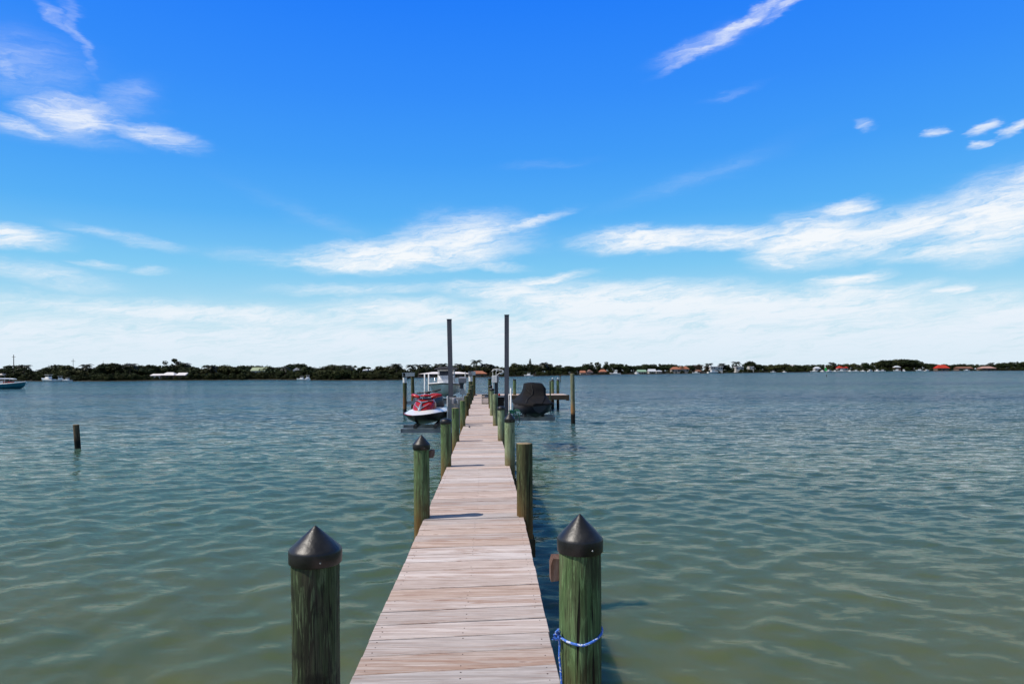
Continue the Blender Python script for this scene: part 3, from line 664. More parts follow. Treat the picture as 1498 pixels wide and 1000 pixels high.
# ------------------------------------------------------------------ lifts with tall grey posts
def lift(name, label, px_t, py_t, px_b, py_b, d, beams, side):
    top = P(px_t, py_t, d); bot = P(px_b, py_b, d); f = (bot.z + 1.5) / (top.z - bot.z); foot = bot - (top - bot) * f
    root = empty(name, (bot.x, d, 0), 0, label, 'lift')
    mb = MB(); s = .078
    def ring(c, w): # I-beam like extruded mast
        h = w * .35
        return [(c.x - bot.x - w, c.y - d - w, c.z), (c.x - bot.x + w, c.y - d - w, c.z), (c.x - bot.x + w, c.y - d - h, c.z), (c.x - bot.x + h, c.y - d - h, c.z), (c.x - bot.x + h, c.y - d + h, c.z), (c.x - bot.x + w, c.y - d + h, c.z), (c.x - bot.x + w, c.y - d + w, c.z), (c.x - bot.x - w, c.y - d + w, c.z), (c.x - bot.x - w, c.y - d + h, c.z), (c.x - bot.x - h, c.y - d + h, c.z), (c.x - bot.x - h, c.y - d - h, c.z), (c.x - bot.x - w, c.y - d - h, c.z)]
    mb.loft([ring(foot, s), ring(bot, s), ring(top, s)]); mast = mb.build('mast', M['post_grey'], root)
    mb = MB(); c = top; mb.box(c.x - bot.x - .085, c.x - bot.x + .085, -.085, .085, c.z + .002, c.z + .03); mb.build('mast_cap', M['post_grey'], mast)
    for (x0, x1, y, zt, h) in beams:
        mb = MB(); yy = y - d; a, b = x0 - bot.x, x1 - bot.x
        mb.box(a, b, yy - .07, yy + .07, zt - .022, zt); mb.box(a, b, yy - .016, yy + .016, zt - h + .022, zt - .023); mb.box(a, b, yy - .07, yy + .07, zt - h, zt - h + .021)
        if side < 0: mb.box(a - .012, a - .001, yy - .072, yy + .072, zt - h, zt)
        mb.build('beam', M['alu'], root)
    return root, mast, bot, foot
bl = [(P(587, 626, 21.9).x, -.95, 21.9, P(600, 626.3, 21.9).z, .14), (P(591, 621, 23.9).x, -.95, 23.9, P(600, 620.6, 23.9).z, .12)]
lf, mast, bot, foot = lift('watercraft_lift', 'elevator lift left of the dock with tall grey mast, carrying the red watercraft', 657.2, 468, 660.2, 600, 23.6, bl, -1)
mb = MB(); X0, X1 = P(654.3, 600, 23.2).x - bot.x, P(678.8, 600, 23.2).x - bot.x
zt, zb = P(660, 581, 23.2).z, P(660, 626, 23.2).z
mb.bbox(X0 + .03, X1, -.40, -.34, zb, zt, .008)
for k in range(4): mb.box(X0 + .1 + k * .14, X0 + .13 + k * .14, -.415, -.401, zb + .05, zt - .05)
pn = mb.build('carriage_panel', M['panel_grey'], lf)
mb = MB(); mb.bbox(X0 - .012, X0 + .028, -.46, -.25, zb + .10, zt + .04, .006); mb.build('side_flange', M['pvc'], lf)
mb = MB(); mp = P(663.8, 586, 23.0); a = mp.x - bot.x
mb.lathe([(.07, -.10), (.07, .06), (.055, .085), (.02, .10), (.001, .10)], 16, (a, -.50, mp.z)); mb.build('motor', M['greycowl'], lf)
mb = MB(); mb.tube([(a + .03, -.5, mp.z + .02), (a + .07, -.5, mp.z + .03), (a + .11, -.5, mp.z + .02), (a + .125, -.5, mp.z - .10)], .014, 8); mb.build('conduit', M['pvc'], lf)
for k, xb in enumerate((-.32, .32)):
    mb = MB(); c = pw; mb.box(c.x + .16 + xb - .05 - bot.x, c.x + .16 + xb + .05 - bot.x, 21.7 - 23.6, 24.6 - 23.6, 1.262, 1.37); mb.build('bunk', M['black'], lf)
br = [(P(748, 609, 26.6).x, P(812, 609, 26.6).x, 26.6, P(790, 609.2, 26.6).z, .15), (.75, P(810, 606, 28.6).x, 28.6, P(790, 606, 28.6).z, .13)]
rl, mast2, bot2, foot2 = lift('watercraft_lift', 'elevator lift right of the dock with tall grey mast, carrying the black covered watercraft', 741.3, 461.5, 741.2, 592, 24.2, br, 1)
mb = MB(); a, b = P(727.5, 590, 23.2).x - bot2.x, P(737.6, 590, 23.2).x - bot2.x; zt, zb = P(732, 580.5, 23.2).z, P(732, 598, 23.2).z
mb.bbox(a, b, -1.0, -.75, zb, zt, .01); hs_ = mb.build('winch_housing', M['cover'], rl)
mb = MB(); mb.box(a - .01, b + .01, -1.01, -.74, zt + .001, zt + .02); mb.build('housing_lid', M['alu'], hs_)
mb = MB(); mb.ell((a + .07, -.9, zt + .07), .035, .035, .05); mb.build('red_handle', M['redcush'], hs_)
for px0, pt0, r in ((747.2, 567.5, .03), (744.4, 576, .014)):
    a_ = P(px0, pt0, 24.0); mb = MB(); mb.lathe([(r, -1.5), (r, a_.z - .004), (r * .8, a_.z)], 12, (a_.x - bot2.x, -.2, 0)); mb.build('guide_pole', M['pvc'], rl)
for xb in (-.34, .34):
    mb = MB(); mb.box(cw.x + xb - .05 - bot2.x, cw.x + xb + .05 - bot2.x, 26.2 - 24.2, 28.8 - 24.2, 1.305, 1.40); mb.build('bunk', M['black'], rl)
mb = MB(); mb.box(-.06, .06, .10, 4.5, 1.10, 1.2); mb.build('carriage_rail', M['post_grey'], rl)

# green hose hung in loops on the guide pole
hp = P(748, 602, 23.6); ho = empty('garden_hose', tuple(hp), 0, 'green garden hose hanging in loops beside the white guide pole', 'hose')
mb = MB()
for k in range(4):
    cx, r1, r2, ph = random.uniform(-.03, .22), random.uniform(.08, .13), random.uniform(.10, .28), random.random()
    zc = -r2 + random.uniform(.02, .09)
    mb.tube([(cx + r1 * math.sin(a), -.05 + .03 * math.cos(a * 2 + ph), zc + r2 * math.cos(a)) for a in np.linspace(0, 6.283, 26)], .010, 6)
for k in range(4):
    mb.tube([(.0 + .065 * math.cos(a), -.02 + .07 * math.sin(a), -.05 + k * .03) for a in np.linspace(0, 6.283, 18)], .014, 6)
mb.build('coil', M['hose'], ho)
mb = MB(); mb.tube([(.10, -.05, .0), (.27, -.06, -.12), (.29, -.05, -.33), (.20, -.05, -.50)], .014, 6); mb.build('tail', M['hose'], ho)

# ------------------------------------------------------------------ four-post lift with the centre-console boat
P1, P2, P3, P4 = P(592, 551, 48.8), P(603.6, 551, 54.3), P(688.3, 549, 48.8), P(693.2, 550, 54.3)
bl4 = empty('boat_lift', ((P1.x + P3.x) / 2, 51.5, 0), 0, 'four-post boat lift with grey top beams holding the pale centre-console boat', 'boat lift'); o0 = bl4.location
for A_, B_ in ((P1, P2), (P3, P4)):
    mb = MB(); a, b = A_ - o0, B_ - o0; dr = (b - a).normalized()
    for w0, w1, z0, z1 in ((-.16, .16, .27, .30), (-.13, -.07, .012, .268), (.07, .13, .012, .268)):
        q0, q1 = a - dr * .35, b + dr * .35
        mb.loft([[(q0.x + w0, q0.y, a.z + z0), (q0.x + w1, q0.y, a.z + z0), (q0.x + w1, q0.y, a.z + z1), (q0.x + w0, q0.y, a.z + z1)], [(q1.x + w0, q1.y, a.z + z0), (q1.x + w1, q1.y, a.z + z0), (q1.x + w1, q1.y, a.z + z1), (q1.x + w0, q1.y, a.z + z1)]])
    mb.build('top_beam', M['alu'], bl4)
for y in (48.9, 53.9):
    mb = MB(); zz = .74; mb.box(P1.x - o0.x + .05, P3.x - o0.x - .1, y - 51.5 - .1, y - 51.5 + .1, zz + .2, zz + .23); mb.box(P1.x - o0.x + .05, P3.x - o0.x - .1, y - 51.5 - .03, y - 51.5 + .03, zz, zz + .199); mb.build('cradle_beam', M['alu'], bl4)
BX = P(649.5, 561, 49).x
for s in (-1, 1):
    mb = MB(); mb.box(BX + s * .55 - o0.x - .08, BX + s * .55 - o0.x + .08, -3.0, 2.8, .975, 1.16); mb.build('bunk', M['frame_wood'], bl4)
for y in (48.85, 53.85):
    for q in (P1.x, P3.x):
        mb = MB(); s = .3 if q < -3 else -.3; mb.tube([(q - o0.x + s * .6, y - 51.5, .97), (q - o0.x + s * .4, y - 51.5, 2.75)], .012, 6); mb.build('cable', M['alu'], bl4)
for px, d in ((621.3, 48.2), (627.2, 49.6)):
    a = P(px, 546.5, d); mb = MB(); mb.lathe([(.055, .80), (.055, a.z - .02), (.03, a.z)], 12, (a.x - o0.x, d - 51.5, 0)); mb.build('guide_pole', M['pvc'], bl4)
a = P(680.6, 543.5, 49.5); mb = MB(); mb.lathe([(.035, .8), (.035, a.z)], 10, (a.x - o0.x, -2.0, 0)); mb.build('guide_pole', M['pvc'], bl4)
a = P(688.3, 546, 48.6); mb = MB(); mb.bbox(a.x - o0.x - .13, a.x - o0.x + .13, -3.35, -3.05, 2.78, 3.0, .02); mb.build('drive_motor', M['greycowl'], bl4)

cb_ = empty('centre_console_boat', (BX, 51.6, 1.16), R(180), 'pale grey-green centre-console boat with dark canvas top, bow-on on the boat lift', 'boat')
hs = [(-3.2, 1.12, .92, 1.05, .38, .10), (-1.5, 1.20, .93, 1.10, .36, .02), (0, 1.20, .96, 1.06, .36, .0), (1.4, 1.17, 1.0, .90, .40, .03), (2.3, 1.05, 1.04, .62, .48, .12), (2.9, .80, 1.07, .34, .60, .30), (3.25, .42, 1.10, .12, .80, .62), (3.38, .06, 1.12, .03, 1.0, .95)]
mb, rg = hull_mesh(hs); mb.build('hull', M['seafoam'], cb_)
L = [Vector(r[0]) for r in rg]; Rr = [Vector(r[-1]) for r in rg]
mb = MB(); mb.tube(L + Rr[::-1], .05, 8); mb.build('gunwale', M['white'], cb_)
mb = MB(); mb.tube([p + Vector((-.03, 0, -.075)) for p in L] + [p + Vector((.03, 0, -.075)) for p in Rr[::-1]], .028, 6); mb.build('rub_rail', M['black'], cb_)
mb = MB(); dl = [(p.x * .98, p.y, p.z - .10) for p in L]; dr_ = [(p.x * .98, p.y, p.z - .10) for p in Rr]; mb.loft([dl, dr_], False, False); mb.build('deck', M['white'], cb_)
con = MB(); con.loft([[(-.58, y0, z), (.58, y0, z), (.58, y1, z), (-.58, y1, z)] for y0, y1, z in ((-1.3, .55, .85), (-1.3, .50, 1.30), (-1.25, .30, 1.62))]); cn = con.build('console', M['white'], cb_)
mb = MB(); mb.bbox(-.07, .07, .535, .56, 1.02, 1.13, .01); mb.build('latch', M['black'], cn)
mb = MB(); mb.loft([[(-.52, .28, 1.62), (.52, .28, 1.62), (.52, .26, 1.60), (-.52, .26, 1.60)], [(-.46, .02, 1.95), (.46, .02, 1.95), (.46, .0, 1.93), (-.46, .0, 1.93)]]); mb.build('windscreen', M['glass'], cn)
mb = MB()
for s in (-1, 1):
    mb.tube([(s * .62, .25, .85), (s * .60, .15, 1.6), (s * .56, .1, 2.1)], .028, 8); mb.tube([(s * .62, -1.2, .85), (s * .60, -1.15, 1.6), (s * .56, -1.1, 2.1)], .028, 8); mb.tube([(s * .6, .15, 1.7), (s * .6, -1.15, 1.7)], .02, 6)
for y_ in (.1, -1.1): mb.tube([(-.57, y_, 2.08), (.57, y_, 2.08)], .024, 6)
mb.tube([(0, -1.1, 2.08), (0, .1, 2.08)], .024, 6)
tt = mb.build('top_frame', M['pvc'], cb_)
mb = MB(); mb.bbox(-.62, .62, -1.5, .55, 1.97, 2.05, .03); mb.build('front_box', M['white'], tt)
mb = MB(); mb.loft([[(-.85, y, z), (-.5, y, z + .09), (0, y, z + .11), (.5, y, z + .09), (.85, y, z), (.85, y, z - .03), (-.85, y, z - .03)] for y, z in ((-1.9, 2.12), (-.6, 2.16), (.6, 2.12), (.8, 2.08))]); mb.build('canvas_top', M['darkcanvas'], tt)
mb = MB()
for s in (-1, 1):
    mb.tube([(s * 1.08, .8, .98), (s * 1.06, .9, 1.35), (s * .98, 1.9, 1.42), (s * .66, 2.8, 1.46), (s * .64, 2.85, 1.1)], .018, 6); mb.tube([(s * .98, 1.9, 1.42), (s * .98, 1.95, 1.0)], .016, 6)
mb.tube([(-.66, 2.8, 1.46), (-.4, 3.15, 1.48), (0, 3.28, 1.49), (.4, 3.15, 1.48), (.66, 2.8, 1.46)], .018, 6)
mb.build('bow_rail', M['silver'], cb_)
mb = MB(); mb.bbox(.05 - .35, .4, -3.75, -3.25, .75, 1.45, .08); e_ = mb.build('outboard', M['black'], cb_)
mb = MB(); mb.loft([[(-.08, -3.65, .75), (.12, -3.65, .75), (.12, -3.4, .75), (-.08, -3.4, .75)], [(-.04, -3.7, -.2), (.08, -3.7, -.2), (.08, -3.45, -.2), (-.04, -3.45, -.2)]]); mb.build('outboard_leg', M['black'], e_)

# grey outboard beside the boat
ob = P(676.5, 563, 46.5); obm = empty('outboard_motor', (ob.x, ob.y, 0), 0, 'outboard motor with grey cowling and dark leg mounted between the boat and the dock pilings', 'outboard motor')
z0, z1 = P(676.5, 560.3, 46.5).z, P(676.5, 551, 46.5).z
mb = MB(); mb.loft([[(-w, -d_, z), (w, -d_, z), (w * 1.05, d_, z), (-w * 1.05, d_, z)] for w, d_, z in ((.21, .28, z0), (.26, .34, z0 + .06), (.265, .36, z1 - .10), (.22, .30, z1 - .02), (.15, .2, z1))]); mb.build('cowling', M['greycowl'], obm)
z2 = P(676, 568, 46.5).z
mb = MB(); mb.loft([[(-w - .05, -.12, z), (w - .05, -.12, z), (w - .05, .12, z), (-w - .05, .12, z)] for w, z in ((.16, z0 - .002), (.11, z0 - .2), (.13, z2))]); mb.build('leg', M['navy'], obm)
z3 = P(676, 576.5, 46.5).z
mb = MB(); mb.loft([[(-w, -.1, z), (w, -.1, z), (w, .14, z), (-w, .14, z)] for w, z in ((.10, z2 - .002), (.13, z2 - .12), (.19, z3))]); mb.build('bracket', M['alu'], obm)
mb = MB(); mb.lathe([(.04, -.5), (.04, z3 - .002)], 10); mb.build('support_post', M['alu'], obm)

# wire crab trap on the deck
ct = P(711, 590.6, 38.3); tr = empty('crab_trap', (ct.x, ct.y, DECKZ), 0, 'square wire crab trap with a dark top standing on the far end of the dock', 'trap')
w, h = .225, .48
mb = MB()
for x in (-w, w):
    for y in (-w, w): mb.tube([(x, y, .012), (x, y, h)], .014, 6)
for z in (.02, h):
    mb.tube([(-w, -w, z), (w, -w, z), (w, w, z), (-w, w, z), (-w, -w, z)], .014, 6)
mb.build('frame', M['wire'], tr)
mb = MB()
for k in range(1, 9):
    q = -w + 2 * w * k / 9; z = .02 + (h - .02) * k / 9
    for y in (-w, w): mb.tube([(q, y, .02), (q, y, h)], .004, 4); mb.tube([(-w, y, z), (w, y, z)], .004, 4)
    for x in (-w, w): mb.tube([(x, q, .02), (x, q, h)], .004, 4); mb.tube([(x, -w, z), (x, w, z)], .004, 4)
mb.build('mesh_sides', M['wire'], tr)
mb = MB(); mb.bbox(-w - .01, w + .01, -w - .01, w + .01, h + .012, h + .05, .008); mb.box(-w, w, -w, w, h - .13, h - .12); mb.build('lid', M['wire'], tr)

# white pedestal box with a hose arch
wb = P(724, 559.3, 33.0); pdl = empty('utility_pedestal', (wb.x, 33.0, 0), 0, 'white box on a dark blue post beside the dock with white hose looped above it', 'pedestal')
z0, z1 = wb.z, P(724, 549, 33.0).z
mb = MB(); mb.bbox(-.145, -.022, -.16, .16, z0, z1, .008); mb.bbox(-.018, .10, -.16, .16, z0, z1, .008); bx_ = mb.build('box', M['white'], pdl)
mb = MB(); mb.bbox(.104, .185, -.14, .16, z0 + .005, z1 + .003, .006); mb.build('shaded_side', M['greycowl'], pdl)  # grey stands in for the shaded right side of the white box
mb = MB(); mb.bbox(-.02, .15, -.1, .1, -.6, z0 - .002, .01); mb.build('post', M['navy'], pdl)
for prof, c_ in (([(.018, z0 - .55), (.018, z0 - .001)], (-.10, -.05, 0)), ([(.012, z1), (.012, z1 + .17)], (-.10, 0, 0)), ([(.012, z1), (.012, z1 + .19)], (.06, 0, 0))):
    mb = MB(); mb.lathe(prof, 8, c_); mb.build('pipe', M['pvc'], pdl)
mb = MB()
for cx, r1, r2, zc in ((-.02, .12, .12, .17), (.03, .10, .10, .20), (.28, .10, .08, .19), (.30, .12, .10, .17), (.1, .2, .1, .21)):
    a0, a1 = (0.2, 2.9) if cx < .15 else (-2.2, 2.6)
    mb.tube([(cx + r1 * math.cos(a), .02, z1 + zc + r2 * math.sin(a)) for a in np.linspace(a0, a1, 14)], .024, 6)
mb.tube([(.10, 0, z1 + .02), (.24, 0, z1 + .12), (.40, .0, z1 + .16)], .014, 6); mb.build('hose_loops', M['pvc'], pdl)

# dock cleat
cl = P(686.5, 625, 22.2); ck = MB(); ck.bbox(-.02, .02, -.05, .05, 0, .03, .004); ck.tube([(0, -.11, .045), (0, -.05, .04), (0, .05, .04), (0, .11, .045)], [.010, .016, .016, .010], 8)
tag(ck.build('cleat', M['black'], None, (cl.x, cl.y, DECKZ + .002)), 'small black cleat on the deck planks near the shadow by the left lift', 'cleat')

# ------------------------------------------------------------------ motorboat passing at far left
mo = P(36, 569, 143); mbx = empty('motorboat', (mo.x - 4.0, 143, -.05), R(-90 + 4), 'teal and white motorboat with a white hardtop and red seats, cut by the left edge', 'boat')
hs3 = [(-4, 1.2, 1.0, 1.15, .3, -.1), (-2, 1.3, 1.02, 1.2, .3, -.2), (0, 1.3, 1.08, 1.1, .32, -.2), (2, 1.15, 1.22, .8, .45, -.1), (3.2, .75, 1.36, .4, .65, .15), (3.8, .35, 1.46, .15, .9, .6), (4.05, .06, 1.5, .03, 1.2, 1.1)]
mb, rg = hull_mesh(hs3); mb.build('hull', M['teal'], mbx)
L = [Vector(r[0]) for r in rg]; Rr = [Vector(r[-1]) for r in rg]
mb = MB(); mb.tube([p + Vector((0, 0, .03)) for p in L] + [p + Vector((0, 0, .03)) for p in Rr[::-1]], .10, 8); mb.build('gunwale', M['white'], mbx)
mb = MB(); mb.loft([[(p.x * .98, p.y, p.z - .05) for p in L], [(p.x * .98, p.y, p.z - .05) for p in Rr]], False, False); mb.build('deck', M['white'], mbx)
mb = MB(); mb.bbox(-.5, .5, -1.5, 0, 1.0, 1.75, .08); mb.build('console', M['white'], mbx)
for y in (-2.3, -.1, .8): mb = MB(); mb.bbox(-.75, .75, y, y + .6, 1.06, 1.62, .1); mb.build('seat', M['redcush'], mbx)
mb = MB()
for s in (-1, 1):
    for y in (-1.9, .3): mb.tube([(s * .8, y, 1.0), (s * .75, y, 2.1)], .04, 6)
for y_ in (-1.9, .3): mb.tube([(-.78, y_, 2.05), (.78, y_, 2.05)], .04, 6)
mb.tube([(0, -1.9, 2.05), (0, .3, 2.05)], .04, 6)
tf = mb.build('top_frame', M['silver'], mbx)
mb = MB(); mb.loft([[(-w, y, z), (-w * .6, y, z + .1), (w * .6, y, z + .1), (w, y, z), (w, y, z - .09), (-w, y, z - .09)] for y, w, z in ((-3.0, 1.0, 2.15), (-1, 1.1, 2.22), (1.0, 1.0, 2.18), (1.9, .7, 2.10))], True, True); mb.build('hardtop', M['white'], tf)

# ------------------------------------------------------------------ far shore
SHORE = [(-260, 330), (-100, 325), (0, 318), (60, 290), (150, 275), (300, 290), (400, 293), (480, 262), (560, 256), (588, 262), (600, 340), (625, 370), (700, 360), (780, 420), (850, 505), (1000, 635), (1100, 740), (1200, 880), (1300, 980), (1400, 1000), (1498, 960), (1620, 930), (1900, 900)]
def sd(px): return itp(SHORE, px)
land = MB(); front = []
for px, d in SHORE + []:
    x = (px - CX) / F * d; front.append((x, d))
rows = []
for (dz, z) in ((-2, -.6), (0, .12), (3, .35), (40, .6), (1500, .7)):
    rows.append([(x * (1 + dz / d), d + dz, z) for x, d in front])
land.loft(rows, False, False); o = land.build('far_shore', mat('shore_soil', (.035, .028, .016), (.020, .020, .010), .95, scale=.05)); tag(o, kind='structure')

def leaf_cloud(mb, c, rx, ry, rz, n, size, g):
    for _ in range(n):
        while True:
            v = Vector((g.uniform(-1, 1), g.uniform(-1, 1), g.uniform(-1, 1)))
            if .45 < v.length < 1: break
        p = Vector((c[0] + v.x * rx, c[1] + v.y * ry, c[2] + v.z * rz))
        nrm = (v + Vector((g.gauss(0, .5), g.gauss(0, .5), g.gauss(0, .5)))).normalized()
        u = nrm.cross(Vector((g.random(), g.random(), g.random()))).normalized(); w = nrm.cross(u); s = size * g.uniform(.6, 1.4)
        mb.add([p + u * s, p + w * s * .6, p - u * s, p - w * s * .6], [(0, 1, 2, 3)])
def crown_mesh(kind, seed):
    g = random.Random(seed); mb = MB()
    if kind == 'dome':
        for k in range(g.randint(9, 13)):
            a, r = g.uniform(0, 6.28), g.uniform(.05, .36); h = .80 - r * .55 + g.uniform(-.16, .05)
            q = g.uniform(.15, .24); leaf_cloud(mb, (r * math.cos(a), r * math.sin(a), h - .1), q, q, q * .7, 130, .038, g)
        leaf_cloud(mb, (0, 0, .45), .36, .36, .22, 220, .05, g)
    elif kind == 'clumpy':
        for k in range(g.randint(10, 14)):
            a, r = g.uniform(0, 6.28), g.uniform(0, .34); h = g.uniform(.3, .9) - r * .35
            q = g.uniform(.09, .19); leaf_cloud(mb, (r * math.cos(a), r * math.sin(a), h), q, q, q * .8, 105, .034, g)
        leaf_cloud(mb, (0, 0, .42), .28, .28, .26, 160, .05, g)
    elif kind == 'airy':
        for k in range(12):
            a, r = g.uniform(0, 6.28), g.uniform(.05, .42); h = g.uniform(.42, .92) - r * .1
            q = g.uniform(.07, .13); leaf_cloud(mb, (r * math.cos(a), r * math.sin(a), h), q, q, q * .8, 90, .03, g)
    elif kind == 'bush':
        for k in range(16):
            a, r = g.uniform(0, 6.28), g.uniform(0, .75); h = .55 - r * .42 + g.uniform(-.12, .22)
            q = g.uniform(.2, .34); leaf_cloud(mb, (r * math.cos(a), r * .6 * math.sin(a), max(.12, h)), q, q, q * .8, 110, .055, g)
    elif kind == 'pine':
        for k in range(12):
            z = .2 + k * .066; r = .24 * (1 - k / 13)
            for j in range(6):
                a = j * 1.047 + k * .5; leaf_cloud(mb, (r * .6 * math.cos(a), r * .6 * math.sin(a), z), r * .5, r * .5, .022, 26, .024, g)
    elif kind == 'palm':
        for k in range(20):
            a = k * 2.4 + g.uniform(-.2, .2); up = g.uniform(-.5, 1.1); Lf = g.uniform(.28, .38)
            pts = []
            for i in range(7):
                s = i / 6; rr = Lf * s * math.cos(up * .5); z = .84 + Lf * (s * math.sin(up) - .75 * s * s)
                pts.append(Vector((rr * math.cos(a), rr * math.sin(a), z)))
            side = Vector((-math.sin(a), math.cos(a), 0))
            for i in range(6):
                w0, w1 = .075 * math.sin(math.pi * (.12 + .85 * i / 6)), .075 * math.sin(math.pi * min(1, .12 + .85 * (i + 1) / 6))
                for sg in (-1, 1):
                    p, q = pts[i], pts[i + 1]; dn = Vector((0, 0, -.55))
                    mb.add([p, q, q + (side * sg + dn) * w1, p * .6 + q * .4 + (side * sg + dn) * w0], [(0, 1, 2, 3)])
    return mb
def trunk_mesh(kind, seed):
    g = random.Random(seed); mb = MB()
    if kind == 'palm':
        b = g.uniform(-.08, .08); mb.tube([(0, 0, -.02), (b * .3, 0, .3), (b * .3, 0, .6), (0, 0, .85)], [.026, .018, .015, .013], 6)
    elif kind == 'bush':
        for k in range(6):
            a = k * 1.05; mb.tube([(.25 * math.cos(a), .2 * math.sin(a), -.05), (.12 * math.cos(a), .1 * math.sin(a), .2), (.3 * math.cos(a + .5), .2 * math.sin(a), .5)], [.02, .015, .008], 5)
    else:
        mb.tube([(0, 0, -.03), (.01, 0, .2), (0, .01, .45), (0, 0, .62 if kind != 'pine' else .98)], [.045, .032, .024, .008], 7)
        if kind != 'pine':
            for k in range(6):
                a = k * 1.05 + g.uniform(-.3, .3); mb.tube([(0, 0, .25 + .04 * k), (.12 * math.cos(a), .12 * math.sin(a), .42 + .04 * k), (.27 * math.cos(a), .27 * math.sin(a), .55 + .05 * k)], [.022, .014, .006], 5)
    return mb
KIND = {}
for kind, mt, nv in (('dome', 'leaf', 4), ('clumpy', 'leaf', 4), ('airy', 'leaf', 2), ('bush', 'mangrove', 3), ('pine', 'leaf', 1), ('palm', 'palm', 3), ('dome', 'leaf2', 2), ('clumpy', 'brownleaf', 1)):
    for v in range(nv):
        KIND.setdefault(kind + ':' + mt, []).append((kind, mt, 100 + v * 7 + len(KIND)))
PROTO = {}
def tree(kind, mt, px, d, top_py, width, name, label, cat, group, variant=None, base=.3):
    """width = crown spread / height"""
    vs = KIND[kind + ':' + mt]; k = random.randrange(len(vs)) if variant is None else variant; key = vs[k]
    pt = P(px, top_py, d); x = pt.x; h = max(1.2, pt.z - base)
    if key not in PROTO:
        cm = crown_mesh(kind, key[2]); r = empty(name, (0, 0, 0)); cm.build('crown', M[mt], r); trunk_mesh(kind, key[2]).build('trunk', M['trunk'], r); PROTO[key] = r
        top = max(v[2] for v in cm.v); r['_h'] = top; o = r
    else: o = copy_tree(PROTO[key])
    f = h / PROTO[key]['_h']
    o.name = name
    o.location = (x, d, base); o.rotation_euler = (0, 0, random.uniform(0, 6.28)); o.scale = (f * width, f * width, f)
    tag(o, label, cat, group); return o
OUT = [(-260, 535), (-60, 538), (0, 541), (5, 538), (12, 533), (22, 533), (26, 537), (30, 541), (40, 539), (48, 541), (55, 544), (62, 541), (70, 537), (80, 533), (92, 531), (98, 534), (108, 536), (113, 539), (120, 536), (132, 537), (140, 536), (150, 532), (160, 530), (175, 530), (181, 534), (195, 535), (205, 533), (220, 533), (240, 534), (250, 533), (275, 534), (282, 538), (290, 535), (300, 532), (308, 537), (320, 533), (335, 533), (345, 537), (358, 533), (370, 535), (385, 534), (400, 536), (415, 538), (425, 533), (435, 530), (445, 533), (452, 536), (465, 538), (475, 535), (485, 532), (495, 533), (505, 538), (515, 535), (525, 533), (540, 536), (555, 534), (570, 535), (578, 533), (584, 537), (590, 543), (598, 538), (615, 535), (630, 536), (640, 534), (650, 535), (665, 533), (690, 534), (705, 533), (720, 534), (730, 536), (740, 533), (750, 530), (760, 531), (770, 532), (780, 531), (790, 534), (795, 530), (803, 532), (810, 535), (820, 533), (830, 534), (840, 536), (850, 534), (860, 530), (880, 529), (892, 528), (900, 531), (915, 532), (925, 533), (931, 538), (940, 532), (955, 532), (965, 532), (975, 531), (990, 532), (1000, 535), (1013, 533), (1030, 532), (1037, 534), (1045, 537), (1055, 533), (1070, 532), (1085, 533), (1098, 527), (1105, 531), (1120, 533), (1140, 531), (1160, 532), (1180, 533), (1195, 532), (1210, 533), (1217, 530), (1230, 532), (1245, 531), (1255, 532), (1265, 530), (1280, 528), (1290, 526), (1310, 525), (1330, 524.5), (1340, 525), (1347, 529), (1360, 531), (1380, 532), (1390, 533), (1400, 531), (1420, 532), (1435, 533), (1450, 531), (1465, 530), (1480, 529), (1498, 528), (1560, 529), (1700, 530)]
STRETCH = [(-999, 58, 'above the teal motorboat at far left'), (58, 130, 'behind the moored cruiser on the far shore'), (130, 212, 'left of the long white roof on the far shore'), (212, 285, 'around the long white roof on the far shore'), (285, 362, 'between the white roof and the pale green roof'), (362, 460, 'around the pale green roof on the far shore'), (460, 592, 'at the low point left of the lift pilings'), (592, 690, 'behind the boat on its lift'), (690, 760, 'around the orange hip roof beyond the dock end'), (760, 845, 'behind the black covered watercraft'), (845, 930, 'around the small orange roofs right of the tan mooring post'), (930, 980, 'behind the green and grey roofs on the far shore'), (980, 1062, 'between the orange villa and the white flat-roofed house'), (1062, 1150, 'right of the white flat-roofed house'), (1150, 1270, 'behind the marina and the green sail'), (1270, 1350, 'on the tall wooded rise behind the marina'), (1350, 1999, 'around the red roof at far right')]
def where(px):
    for a, b, s in STRETCH:
        if a <= px < b: return s
HOUSE_CLEAR = []
def clear(px):
    return any(a <= px <= b for a, b, e in HOUSE_CLEAR)
def eave_at(px, m=4):
    es = [e for a, b, e in HOUSE_CLEAR if a - m <= px <= b + m]
    return max(es) if es else None
